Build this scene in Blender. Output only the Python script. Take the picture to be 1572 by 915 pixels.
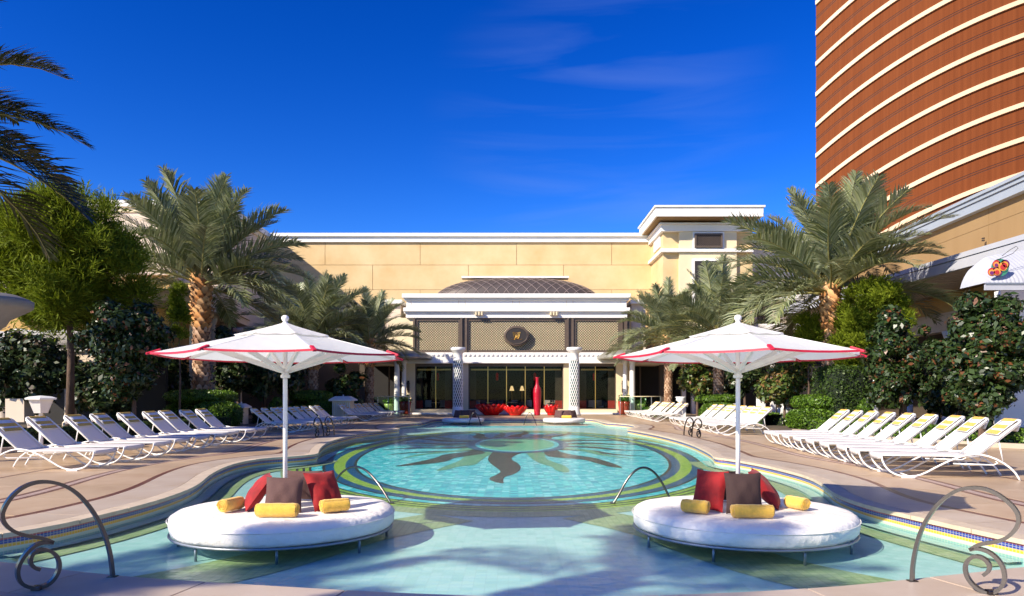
import bpy, math, random
import numpy as np
from math import sin, cos, pi, radians, sqrt, atan2
from mathutils import Vector, Matrix, geometry
random.seed(7); rng = np.random.default_rng(7)
for o in list(bpy.data.objects): bpy.data.objects.remove(o)
S = bpy.context.scene
COL = S.collection
# ---------------------------------------------------------------- camera, sky, sun, exposure
EYE = 1.5; FOC = 1080.0; HOR = 607.0; CX = 786.0
cd = bpy.data.cameras.new('camera'); cam = bpy.data.objects.new('camera', cd); COL.objects.link(cam)
cam.location = (0, 0, EYE); cam.rotation_euler = (radians(90), 0, 0)
cd.sensor_width = 36; cd.lens = FOC/1572*36; cd.shift_y = (HOR-457.5)/1572
cd.clip_start = 0.1; cd.clip_end = 3000
S.camera = cam
SUN = Vector((-1.25, -1.0, 1.0)).normalized()
w = bpy.data.worlds.new('World'); S.world = w; w.use_nodes = True
nt = w.node_tree; nt.nodes.clear()
out = nt.nodes.new('ShaderNodeOutputWorld'); bg = nt.nodes.new('ShaderNodeBackground')
sky = nt.nodes.new('ShaderNodeTexSky'); sky.sky_type = 'NISHITA'; sky.sun_disc = False
sky.sun_elevation = math.asin(SUN.z); sky.sun_rotation = atan2(SUN.x, SUN.y) % (2*pi)
sky.altitude = 600; sky.air_density = 1.0; sky.dust_density = 0.15; sky.ozone_density = 4.0
hs = nt.nodes.new('ShaderNodeHueSaturation'); hs.inputs['Saturation'].default_value = 1.36
hs.inputs['Hue'].default_value = 0.516
gam = nt.nodes.new('ShaderNodeGamma'); gam.inputs[1].default_value = 1.3
tc = nt.nodes.new('ShaderNodeTexCoord'); mp = nt.nodes.new('ShaderNodeMapping'); mp.inputs['Scale'].default_value = (1.6, 1.0, 13)
mp.inputs['Rotation'].default_value = (0.0, radians(7), 0)
nz = nt.nodes.new('ShaderNodeTexNoise'); nz.inputs['Scale'].default_value = 2.0; nz.inputs['Detail'].default_value = 7; nz.inputs['Distortion'].default_value = .6
cr = nt.nodes.new('ShaderNodeValToRGB'); cr.color_ramp.elements[0].position = .46; cr.color_ramp.elements[1].position = .8
cr.color_ramp.elements[0].color = (0,0,0,1); cr.color_ramp.elements[1].color = (1,1,1,1)
# a patch of high thin cirrus centred on one direction of the sky
vd = nt.nodes.new('ShaderNodeVectorMath'); vd.operation = 'DOT_PRODUCT'
cdv = Vector((0.13, 1.0, 0.36)).normalized(); vd.inputs[1].default_value = cdv
mr = nt.nodes.new('ShaderNodeMapRange'); mr.inputs[1].default_value = .968; mr.inputs[2].default_value = .998; mr.interpolation_type = 'SMOOTHSTEP'
mm = nt.nodes.new('ShaderNodeMath'); mm.operation = 'MULTIPLY'; m2 = nt.nodes.new('ShaderNodeMath'); m2.operation = 'MULTIPLY'; m2.inputs[1].default_value = .15
mix = nt.nodes.new('ShaderNodeMix'); mix.data_type = 'RGBA'; mix.inputs[7].default_value = (2.6, 3.6, 7.2, 1)
L = nt.links
L.new(sky.outputs[0], hs.inputs['Color']); L.new(hs.outputs[0], gam.inputs[0])
L.new(tc.outputs['Generated'], mp.inputs[0]); L.new(mp.outputs[0], nz.inputs['Vector']); L.new(nz.outputs[0], cr.inputs[0])
L.new(tc.outputs['Generated'], vd.inputs[0]); L.new(vd.outputs['Value'], mr.inputs[0])
L.new(cr.outputs[0], mm.inputs[0]); L.new(mr.outputs[0], mm.inputs[1]); L.new(mm.outputs[0], m2.inputs[0])
L.new(m2.outputs[0], mix.inputs[0]); L.new(gam.outputs[0], mix.inputs[6]); L.new(mix.outputs[2], bg.inputs[0])
bg.inputs[1].default_value = 0.074
L.new(bg.outputs[0], out.inputs[0])
sd = bpy.data.lights.new('sun', 'SUN'); sd.energy = 4.9; sd.angle = radians(.55); sd.color = (1.0, .90, .74)
so = bpy.data.objects.new('sun', sd); COL.objects.link(so); so.rotation_euler = SUN.to_track_quat('Z', 'Y').to_euler()
so.location = (-30, -20, 40)
S.view_settings.view_transform = 'Standard'; S.view_settings.look = 'None'
S.view_settings.exposure = 0.76; S.view_settings.gamma = 1.0
S.render.engine = 'CYCLES'
try: S.cycles.transparent_max_bounces = 16
except Exception: pass

# ---------------------------------------------------------------- pixel -> place helpers (points on real planes)
def G(x, y, z=0.0):
    d = FOC*(EYE-z)/(y-HOR); return Vector(((x-CX)*d/FOC, d, z))
def P(x, y, Y): return Vector(((x-CX)*Y/FOC, Y, EYE+(HOR-y)*Y/FOC))
def onplane(x, y, a, b):          # ray through pixel meets the vertical plane through ground points a, b
    dx, dy = b[0]-a[0], b[1]-a[1]; n = (-dy, dx); u = (x-CX)/FOC
    t = (n[0]*a[0]+n[1]*a[1])/(n[0]*u+n[1]); return Vector((u*t, t, EYE+(HOR-y)*t/FOC))

# ---------------------------------------------------------------- materials
def newmat(name):
    m = bpy.data.materials.new(name); m.use_nodes = True; t = m.node_tree; b = t.nodes['Principled BSDF']; return m, t, b
def mat(name, col, rough=.6, metal=0, var=.0, scale=3.0, bump=0, bscale=40, spec=.5, col2=None, sheen=0, stretch=None, coord='Object'):
    m, t, b = newmat(name); b.inputs['Roughness'].default_value = rough; b.inputs['Metallic'].default_value = metal
    b.inputs['Specular IOR Level'].default_value = spec
    b.inputs['Base Color'].default_value = (*col, 1)
    if sheen: b.inputs['Sheen Weight'].default_value = sheen
    tcn = t.nodes.new('ShaderNodeTexCoord'); src = tcn.outputs[coord]
    if stretch:
        mpn = t.nodes.new('ShaderNodeMapping'); mpn.inputs['Scale'].default_value = stretch; t.links.new(src, mpn.inputs[0]); src = mpn.outputs[0]
    if var or col2:
        n = t.nodes.new('ShaderNodeTexNoise'); n.inputs['Scale'].default_value = scale; n.inputs['Detail'].default_value = 6; n.inputs['Roughness'].default_value = .6
        t.links.new(src, n.inputs['Vector'])
        r = t.nodes.new('ShaderNodeValToRGB'); r.color_ramp.elements[0].position = .3; r.color_ramp.elements[1].position = .72
        c2 = col2 or tuple(min(1, c*(1+var)) for c in col); c1 = col if col2 else tuple(c*(1-var) for c in col)
        r.color_ramp.elements[0].color = (*c1, 1); r.color_ramp.elements[1].color = (*c2, 1)
        t.links.new(n.outputs[0], r.inputs[0]); t.links.new(r.outputs[0], b.inputs['Base Color'])
    if bump:
        n2 = t.nodes.new('ShaderNodeTexNoise'); n2.inputs['Scale'].default_value = bscale; n2.inputs['Detail'].default_value = 4
        t.links.new(src, n2.inputs['Vector']); bp = t.nodes.new('ShaderNodeBump'); bp.inputs['Strength'].default_value = bump; bp.inputs['Distance'].default_value = .02
        t.links.new(n2.outputs[0], bp.inputs['Height']); t.links.new(bp.outputs[0], b.inputs['Normal'])
    return m
def leafmat(name, cols, back=None, rough=.45, trans=.28, spec=.4):
    m, t, b = newmat(name); b.inputs['Roughness'].default_value = rough; b.inputs['Specular IOR Level'].default_value = spec
    g = t.nodes.new('ShaderNodeNewGeometry'); r = t.nodes.new('ShaderNodeValToRGB')
    r.color_ramp.elements[0].color = (*cols[0], 1); r.color_ramp.elements[1].color = (*cols[-1], 1)
    for i, c in enumerate(cols[1:-1]):
        e = r.color_ramp.elements.new((i+1)/(len(cols)-1)); e.color = (*c, 1)
    t.links.new(g.outputs['Random Per Island'], r.inputs[0]); src = r.outputs[0]
    if back:
        mx = t.nodes.new('ShaderNodeMix'); mx.data_type = 'RGBA'; mx.inputs[7].default_value = (*back, 1)
        bk = t.nodes.new('ShaderNodeMath'); bk.operation = 'MULTIPLY'; wn = t.nodes.new('ShaderNodeMath'); wn.operation = 'MULTIPLY'; wn.inputs[1].default_value = 7.31; fr_ = t.nodes.new('ShaderNodeMath'); fr_.operation = 'FRACT'; gt_ = t.nodes.new('ShaderNodeMath'); gt_.operation = 'GREATER_THAN'; gt_.inputs[1].default_value = .90
        t.links.new(g.outputs['Random Per Island'], wn.inputs[0]); t.links.new(wn.outputs[0], fr_.inputs[0]); t.links.new(fr_.outputs[0], gt_.inputs[0]); t.links.new(gt_.outputs[0], bk.inputs[0]); t.links.new(g.outputs['Backfacing'], bk.inputs[1]); t.links.new(bk.outputs[0], mx.inputs[0]); t.links.new(src, mx.inputs[6]); src = mx.outputs[2]
    t.links.new(src, b.inputs['Base Color'])
    tr = t.nodes.new('ShaderNodeBsdfTranslucent'); t.links.new(src, tr.inputs[0]); ms = t.nodes.new('ShaderNodeMixShader'); ms.inputs[0].default_value = trans
    o = t.nodes['Material Output']; t.links.new(b.outputs[0], ms.inputs[1]); t.links.new(tr.outputs[0], ms.inputs[2]); t.links.new(ms.outputs[0], o.inputs[0])
    return m
def clothmat(name, col, trans=.3, rough=.8, bump=.15):
    m, t, b = newmat(name); b.inputs['Base Color'].default_value = (*col, 1); b.inputs['Roughness'].default_value = rough; b.inputs['Specular IOR Level'].default_value = .2
    tcn = t.nodes.new('ShaderNodeTexCoord'); n = t.nodes.new('ShaderNodeTexNoise'); n.inputs['Scale'].default_value = 6; n.inputs['Detail'].default_value = 5
    t.links.new(tcn.outputs['Object'], n.inputs['Vector']); bp = t.nodes.new('ShaderNodeBump'); bp.inputs['Strength'].default_value = bump; bp.inputs['Distance'].default_value = .05
    t.links.new(n.outputs[0], bp.inputs['Height']); t.links.new(bp.outputs[0], b.inputs['Normal'])
    tr = t.nodes.new('ShaderNodeBsdfTranslucent'); tr.inputs[0].default_value = (*col, 1); ms = t.nodes.new('ShaderNodeMixShader'); ms.inputs[0].default_value = trans
    o = t.nodes['Material Output']; t.links.new(b.outputs[0], ms.inputs[1]); t.links.new(tr.outputs[0], ms.inputs[2]); t.links.new(ms.outputs[0], o.inputs[0])
    return m
def tilemat(name, cols, size=.06, grout=(.35,.36,.3), rough=.35, gw=.08, var=1.0):
    """small mosaic tiles on flat pool surfaces: square grid with per-tile colour"""
    m, t, b = newmat(name); b.inputs['Roughness'].default_value = rough
    tcn = t.nodes.new('ShaderNodeTexCoord'); mpn = t.nodes.new('ShaderNodeMapping'); mpn.inputs['Scale'].default_value = (1/size,)*3; mpn.inputs['Location'].default_value = (.31, .17, 0)
    t.links.new(tcn.outputs['Object'], mpn.inputs[0])
    fl = t.nodes.new('ShaderNodeVectorMath'); fl.operation = 'FLOOR'; t.links.new(mpn.outputs[0], fl.inputs[0])
    sx = t.nodes.new('ShaderNodeSeparateXYZ'); t.links.new(fl.outputs[0], sx.inputs[0]); cb = t.nodes.new('ShaderNodeCombineXYZ')
    t.links.new(sx.outputs[0], cb.inputs[0]); t.links.new(sx.outputs[1], cb.inputs[1])
    wn = t.nodes.new('ShaderNodeTexWhiteNoise'); wn.noise_dimensions = '2D'; t.links.new(cb.outputs[0], wn.inputs['Vector'])
    r = t.nodes.new('ShaderNodeValToRGB'); r.color_ramp.elements[0].color = (*cols[0], 1); r.color_ramp.elements[1].color = (*cols[-1], 1)
    for i, c in enumerate(cols[1:-1]): e = r.color_ramp.elements.new((i+1)/(len(cols)-1)); e.color = (*c, 1)
    t.links.new(wn.outputs['Value'], r.inputs[0])
    fr = t.nodes.new('ShaderNodeVectorMath'); fr.operation = 'FRACTION'; t.links.new(mpn.outputs[0], fr.inputs[0]); s2 = t.nodes.new('ShaderNodeSeparateXYZ'); t.links.new(fr.outputs[0], s2.inputs[0])
    mn = t.nodes.new('ShaderNodeMath'); mn.operation = 'MINIMUM'; t.links.new(s2.outputs[0], mn.inputs[0]); t.links.new(s2.outputs[1], mn.inputs[1])
    lt = t.nodes.new('ShaderNodeMath'); lt.operation = 'LESS_THAN'; lt.inputs[1].default_value = gw; t.links.new(mn.outputs[0], lt.inputs[0])
    mx = t.nodes.new('ShaderNodeMix'); mx.data_type = 'RGBA'; mx.inputs[7].default_value = (*grout, 1); t.links.new(lt.outputs[0], mx.inputs[0]); t.links.new(r.outputs[0], mx.inputs[6])
    t.links.new(mx.outputs[2], b.inputs['Base Color']); return m

M = {}
M['white'] = mat('white_paint', (.80,.79,.76), .45, var=.04, scale=2)
M['frame'] = mat('white_powder_coat', (.84,.81,.76), .3, var=.05, scale=9)
M['pole'] = mat('pole_enamel', (.82,.80,.78), .25, var=.04, scale=5)
M['sling'] = clothmat('lounger_sling', (.88,.85,.81), .32, .75, .1)
M['mattress'] = clothmat('mattress_vinyl', (.85,.80,.73), .0, .55, .7)
M['canopy'] = clothmat('umbrella_cloth', (.88,.86,.82), .42, .8, .25)
M['redtrim'] = mat('crimson_binding', (.56,.012,.04), .55, var=.12, scale=8)
M['gold'] = mat('yellow_towelling', (.86,.50,.055), .95, var=.12, scale=25, bump=.7, bscale=160, sheen=.4)
M['towelw'] = mat('white_towelling', (.82,.81,.80), .95, var=.04, scale=30, bump=.5, bscale=160)
M['stripe'] = mat('golden_towel_stripe', (.78,.47,.10), .95, var=.14, scale=25, bump=.5, bscale=160)
M['redvelvet'] = mat('red_velvet', (.27,.002,.004), .8, var=.35, scale=7, sheen=.08, bump=.25, bscale=14)
M['brown'] = mat('brown_linen', (.095,.045,.040), .85, var=.14, scale=60, bump=.3, bscale=90)
M['brown2'] = mat('dark_brown_linen', (.040,.018,.016), .85, var=.14, scale=60, bump=.3, bscale=90)
M['steel'] = mat('brushed_steel', (.12,.11,.105), .26, 1.0, var=.10, scale=30, stretch=(1,1,8))
M['darkmetal'] = mat('dark_bronze', (.045,.035,.028), .45, .3, var=.2, scale=8)
M['bronze'] = mat('bronze_trim', (.12,.085,.06), .5, .2, var=.15, scale=5)
M['goldleaf'] = mat('gilded_metal', (.65,.40,.10), .35, .9, var=.1, scale=9)
M['greymetal'] = mat('grey_frame', (.30,.32,.34), .4, .6, var=.1)
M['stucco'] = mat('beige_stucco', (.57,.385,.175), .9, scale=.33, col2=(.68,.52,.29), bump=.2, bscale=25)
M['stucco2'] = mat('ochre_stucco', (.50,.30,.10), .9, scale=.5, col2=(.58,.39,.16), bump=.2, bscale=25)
M['tanshade'] = mat('shade_darkened_tan_stucco', (.27,.165,.065), .9, scale=.5, col2=(.32,.205,.09), bump=.15, bscale=25, stretch=(1,1,.25))  # tan stucco darkened: shade is put into its colour
M['cream'] = mat('cream_stone', (.72,.60,.38), .7, var=.06, scale=.8, bump=.1, bscale=15)
M['pale'] = mat('pale_stucco', (.66,.54,.42), .85, var=.06, scale=.8)
M['corniceshade'] = mat('shade_tinted_cornice', (.33,.37,.41), .5, var=.05, scale=1.2)  # white cornice of the right building, its bluish shade held in the colour
M['fasciashade'] = mat('shade_tinted_fascia', (.44,.45,.50), .5, var=.05, scale=1.2)  # pale fascia greyed so that the colour carries the shade
M['trim'] = mat('white_stone_trim', (.78,.75,.70), .6, var=.05, scale=1.2)
M['roofdark'] = mat('dark_roof_metal', (.075,.058,.052), .55, .2, var=.2, scale=2)
M['seam'] = mat('roof_seam', (.32,.25,.23), .5, .2)
M['terra'] = None
M['coping'] = mat('coping_limestone', (.58,.47,.34), .6, var=.14, scale=5, bump=.12, bscale=30)
M['border'] = mat('border_marble', (.49,.375,.275), .32, scale=1.3, col2=(.60,.50,.41), bump=.05)
M['field'] = mat('field_stone', (.42,.285,.175), .36, scale=.9, col2=(.56,.41,.27), bump=.06)
M['field2'] = mat('field_stone_warm', (.46,.31,.19), .38, scale=1.4, col2=(.58,.43,.29), bump=.06)
M['inlay'] = mat('red_marble_inlay', (.15,.05,.035), .32, var=.3, scale=6)
M['inlay2'] = mat('pink_marble_inlay', (.46,.33,.28), .32, var=.14, scale=6)
M['grout'] = mat('dark_grout', (.12,.08,.055), .9)
M['kerb'] = mat('kerb_stone', (.44,.36,.27), .7, var=.12, scale=3)
M['earth'] = mat('ground_earth', (.10,.075,.05), .95, var=.3, scale=2)
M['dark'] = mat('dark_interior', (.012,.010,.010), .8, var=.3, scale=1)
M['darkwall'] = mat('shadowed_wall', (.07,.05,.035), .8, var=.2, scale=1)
M['redlac'] = mat('red_lacquer', (.62,.010,.008), .16, var=.12, scale=4)
M['vase'] = mat('crimson_vase', (.40,.003,.02), .28, var=.08, scale=4, bump=.6, bscale=22, stretch=(.1,.1,6))
M['redcur'] = mat('coral_curtain_hem', (.58,.10,.07), .8, var=.1)
M['curtain'] = mat('dark_olive_curtain', (.10,.088,.06), .85, var=.2, scale=3)
M['potred'] = mat('red_glazed_pot', (.42,.045,.025), .2, var=.15)
M['potgreen'] = mat('green_glazed_pot', (.38,.42,.12), .3, var=.15)
M['bark'] = mat('brown_bark', (.12,.075,.05), .95, var=.4, scale=9, bump=1, bscale=25, stretch=(1,1,.3))
M['palmbark'] = mat('palm_trunk_fibre', (.22,.115,.06), .95, var=.45, scale=7, bump=1, bscale=30)
M['boot'] = leafmat('palm_leaf_base', [(.18,.09,.05), (.36,.21,.13), (.52,.36,.25), (.30,.16,.10)], None, .9, .0, .1)
M['boot2'] = leafmat('palm_old_sheath', [(.36,.15,.05), (.56,.28,.11), (.66,.40,.20), (.44,.20,.08)], None, .9, .0, .1)
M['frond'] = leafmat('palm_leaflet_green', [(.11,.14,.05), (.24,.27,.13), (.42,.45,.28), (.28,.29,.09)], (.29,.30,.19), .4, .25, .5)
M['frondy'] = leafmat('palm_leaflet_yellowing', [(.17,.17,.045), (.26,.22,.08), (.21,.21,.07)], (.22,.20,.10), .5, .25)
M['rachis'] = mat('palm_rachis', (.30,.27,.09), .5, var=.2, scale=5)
M['frondshade'] = leafmat('palm_leaflet_shaded', [(.028,.04,.014), (.05,.065,.025), (.09,.075,.045)], None, .45, .08)  # same leaflets made darker, the crown's shade painted into the colour
M['mag'] = leafmat('magnolia_leaf', [(.010,.022,.005), (.022,.045,.010), (.045,.075,.016), (.028,.052,.012)], (.15,.055,.02), .38, .10, .45)
M['magl'] = leafmat('magnolia_leaf_light', [(.04,.08,.015), (.08,.13,.025), (.14,.17,.035), (.20,.11,.04)], (.26,.13,.05), .28, .2, .6)
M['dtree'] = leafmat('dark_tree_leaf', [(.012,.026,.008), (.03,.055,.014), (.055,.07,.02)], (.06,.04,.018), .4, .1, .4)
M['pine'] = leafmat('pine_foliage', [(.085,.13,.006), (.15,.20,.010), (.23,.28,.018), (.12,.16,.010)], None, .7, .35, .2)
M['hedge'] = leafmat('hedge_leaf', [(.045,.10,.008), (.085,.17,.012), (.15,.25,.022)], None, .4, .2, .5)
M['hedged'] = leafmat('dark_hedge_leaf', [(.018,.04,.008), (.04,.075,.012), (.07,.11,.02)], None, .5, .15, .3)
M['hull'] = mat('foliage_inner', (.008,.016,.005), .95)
M['emr'] = mat('emblem_red', (.45,.03,.03), .6); M['emg'] = mat('emblem_green', (.04,.22,.14), .6); M['emo'] = mat('emblem_orange', (.75,.30,.05), .6); M['emp'] = mat('emblem_purple', (.16,.02,.14), .6)
M['lampglow'] = mat('lamp_shade_lit', (.8,.6,.3), .7)
b_ = M['lampglow'].node_tree.nodes['Principled BSDF']; b_.inputs['Emission Color'].default_value = (1,.7,.3,1); b_.inputs['Emission Strength'].default_value = .8
# pool tiles
M['t_shelf'] = tilemat('shelf_tile', [(.40,.60,.54), (.47,.66,.60), (.52,.67,.62)], .11, (.40,.56,.52), gw=.045)
M['t_aqua'] = tilemat('aqua_tile', [(.01,.40,.44), (.03,.56,.56), (.14,.72,.64), (.01,.34,.44), (.40,.85,.80), (.02,.50,.55)], .15, (.10,.46,.46))
M['t_pale'] = tilemat('pale_ledge_tile', [(.42,.56,.47), (.50,.62,.50)], .09, (.28,.40,.33))
M['t_olive'] = tilemat('olive_tile', [(.30,.36,.16), (.38,.43,.20), (.44,.46,.24)], .09, (.2,.25,.1))
M['t_lime'] = tilemat('lime_tile', [(.26,.42,.02), (.38,.52,.03), (.50,.60,.07), (.20,.38,.04)], .07, (.12,.2,.03))
M['t_blue'] = tilemat('deep_blue_tile', [(.003,.05,.15), (.006,.09,.22), (.003,.12,.20)], .07, (.01,.05,.07))
M['t_brown'] = tilemat('umber_tile', [(.012,.014,.006), (.035,.03,.010), (.014,.02,.010)], .07, (.03,.03,.02))
M['t_green'] = tilemat('jade_tile', [(.08,.40,.22), (.15,.50,.25), (.22,.55,.28)], .08, (.08,.28,.16))
M['t_pink'] = tilemat('salmon_step_tile', [(.62,.34,.24), (.70,.44,.30)], .09, (.4,.3,.2))
M['t_sand'] = tilemat('sand_step_tile', [(.66,.50,.26), (.70,.56,.32)], .09, (.4,.35,.2))
def band_material():
    m, t, b = newmat('waterline_tile'); b.inputs['Roughness'].default_value = .25
    uv = t.nodes.new('ShaderNodeUVMap'); sp = t.nodes.new('ShaderNodeSeparateXYZ'); t.links.new(uv.outputs[0], sp.inputs[0])
    def M2(op, a, b_=None, v=None):
        n = t.nodes.new('ShaderNodeMath'); n.operation = op; t.links.new(a, n.inputs[0])
        if b_ is not None: t.links.new(b_, n.inputs[1])
        elif v is not None: n.inputs[1].default_value = v
        return n.outputs[0]
    r = t.nodes.new('ShaderNodeValToRGB'); r.color_ramp.interpolation = 'CONSTANT'
    # v = depth below the deck in metres*4
    E = r.color_ramp.elements; E[0].position = 0; E[0].color = (.42,.02,.04,1); E[1].position = .28; E[1].color = (.02,.06,.28,1)
    for p, c in ((.36,(.02,.06,.28)), (.48,(.74,.40,.03)), (.64,(.55,.62,.48)), (.8,(.20,.40,.36))):
        e = E.new(p); e.color = (*c, 1)
    E[1].position = .30
    v4 = M2('MULTIPLY', sp.outputs[1], v=4.0); t.links.new(v4, r.inputs[0])
    u = M2('MULTIPLY', sp.outputs[0], v=24.0); fu = M2('FRACT', u); lt = M2('LESS_THAN', fu, v=.22)
    vv = M2('FRACT', M2('MULTIPLY', sp.outputs[1], v=32.0)); lt2 = M2('LESS_THAN', vv, v=.16); mxx = M2('MAXIMUM', lt, lt2); sc = M2('MULTIPLY', mxx, v=.45)
    mx = t.nodes.new('ShaderNodeMix'); mx.data_type = 'RGBA'; mx.inputs[7].default_value = (.62,.55,.5,1); t.links.new(sc, mx.inputs[0]); t.links.new(r.outputs[0], mx.inputs[6])
    t.links.new(mx.outputs[2], b.inputs['Base Color']); return m
M['band'] = band_material()
def schlick(t, f0, scale, normal=None):
    g = t.nodes.new('ShaderNodeNewGeometry'); d = t.nodes.new('ShaderNodeVectorMath'); d.operation = 'DOT_PRODUCT'
    t.links.new(g.outputs['Incoming'], d.inputs[0]); t.links.new(normal or g.outputs['Normal'], d.inputs[1]); src = d.outputs['Value']
    for op, v, fl in (('ABSOLUTE', None, 0), ('SUBTRACT', 1.0, 1), ('POWER', 5.0, 0), ('MULTIPLY', (1-f0)*scale, 0), ('ADD', f0*scale, 0)):
        n = t.nodes.new('ShaderNodeMath'); n.operation = op
        if fl: n.inputs[0].default_value = v; t.links.new(src, n.inputs[1])
        else:
            t.links.new(src, n.inputs[0])
            if v is not None: n.inputs[1].default_value = v
        n.use_clamp = op != 'ADD'; src = n.outputs[0]
    return src
def water_material():
    m = bpy.data.materials.new('pool_water'); m.use_nodes = True; t = m.node_tree; t.nodes.clear()
    o = t.nodes.new('ShaderNodeOutputMaterial'); tr = t.nodes.new('ShaderNodeBsdfTransparent'); gl = t.nodes.new('ShaderNodeBsdfGlossy'); ms = t.nodes.new('ShaderNodeMixShader')
    tr.inputs[0].default_value = (.86,.985,.98,1); gl.inputs['Roughness'].default_value = .015; gl.inputs[0].default_value = (.95,.95,.95,1)
    tcn = t.nodes.new('ShaderNodeTexCoord'); n = t.nodes.new('ShaderNodeTexNoise'); n.inputs['Scale'].default_value = 4.5; n.inputs['Detail'].default_value = 4; n.inputs['Distortion'].default_value = 1.0
    mpn = t.nodes.new('ShaderNodeMapping'); mpn.inputs['Scale'].default_value = (.8, 1.3, 1); t.links.new(tcn.outputs['Object'], mpn.inputs[0])
    t.links.new(mpn.outputs[0], n.inputs['Vector']); bp = t.nodes.new('ShaderNodeBump'); bp.inputs['Strength'].default_value = .16; bp.inputs['Distance'].default_value = .05
    t.links.new(n.outputs[0], bp.inputs['Height']); t.links.new(bp.outputs[0], gl.inputs['Normal'])
    t.links.new(schlick(t, .02, .30, bp.outputs[0]), ms.inputs[0]); t.links.new(tr.outputs[0], ms.inputs[1]); t.links.new(gl.outputs[0], ms.inputs[2]); t.links.new(ms.outputs[0], o.inputs[0]); return m
M['water'] = water_material()
def glass_material(name, tint, refl=1.45):
    m = bpy.data.materials.new(name); m.use_nodes = True; t = m.node_tree; t.nodes.clear()
    o = t.nodes.new('ShaderNodeOutputMaterial'); tr = t.nodes.new('ShaderNodeBsdfTransparent'); gl = t.nodes.new('ShaderNodeBsdfGlossy'); ms = t.nodes.new('ShaderNodeMixShader')
    tr.inputs[0].default_value = (*tint, 1); gl.inputs['Roughness'].default_value = .02
    t.links.new(schlick(t, .04, .16), ms.inputs[0]); t.links.new(tr.outputs[0], ms.inputs[1]); t.links.new(gl.outputs[0], ms.inputs[2]); t.links.new(ms.outputs[0], o.inputs[0]); return m
M['glass'] = glass_material('window_glass', (.8,.8,.8)); M['railglass'] = glass_material('balustrade_glass', (.72,.88,.84))
def tower_material():
    m, t, b = newmat('terracotta_glass'); b.inputs['Roughness'].default_value = .8; b.inputs['Specular IOR Level'].default_value = .1
    uv = t.nodes.new('ShaderNodeUVMap'); mpn = t.nodes.new('ShaderNodeMapping'); mpn.inputs['Scale'].default_value = (1.6, .02, 1); t.links.new(uv.outputs[0], mpn.inputs[0])
    n = t.nodes.new('ShaderNodeTexNoise'); n.inputs['Scale'].default_value = 2; n.inputs['Detail'].default_value = 5; t.links.new(mpn.outputs[0], n.inputs['Vector'])
    r = t.nodes.new('ShaderNodeValToRGB'); r.color_ramp.elements[0].position = .35; r.color_ramp.elements[1].position = .7
    r.color_ramp.elements[0].color = (.150,.040,.012,1); r.color_ramp.elements[1].color = (.185,.052,.016,1); t.links.new(n.outputs[0], r.inputs[0])
    # narrow mullion joints every 0.6 m along the facade
    sp = t.nodes.new('ShaderNodeSeparateXYZ'); t.links.new(uv.outputs[0], sp.inputs[0])
    q = t.nodes.new('ShaderNodeMath'); q.operation = 'MULTIPLY'; q.inputs[1].default_value = 1/.62; t.links.new(sp.outputs[0], q.inputs[0])
    f = t.nodes.new('ShaderNodeMath'); f.operation = 'FRACT'; t.links.new(q.outputs[0], f.inputs[0]); l = t.nodes.new('ShaderNodeMath'); l.operation = 'LESS_THAN'; l.inputs[1].default_value = .1; t.links.new(f.outputs[0], l.inputs[0])
    k = t.nodes.new('ShaderNodeMath'); k.operation = 'MULTIPLY'; k.inputs[1].default_value = .5; t.links.new(l.outputs[0], k.inputs[0])
    mx = t.nodes.new('ShaderNodeMix'); mx.data_type = 'RGBA'; mx.inputs[7].default_value = (.20,.052,.014,1); t.links.new(k.outputs[0], mx.inputs[0]); t.links.new(r.outputs[0], mx.inputs[6])
    t.links.new(mx.outputs[2], b.inputs['Base Color']); return m
M['terra'] = tower_material(); M['towerband'] = mat('tower_cream_band', (.74,.52,.33), .6, var=.05, scale=.3)

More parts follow.
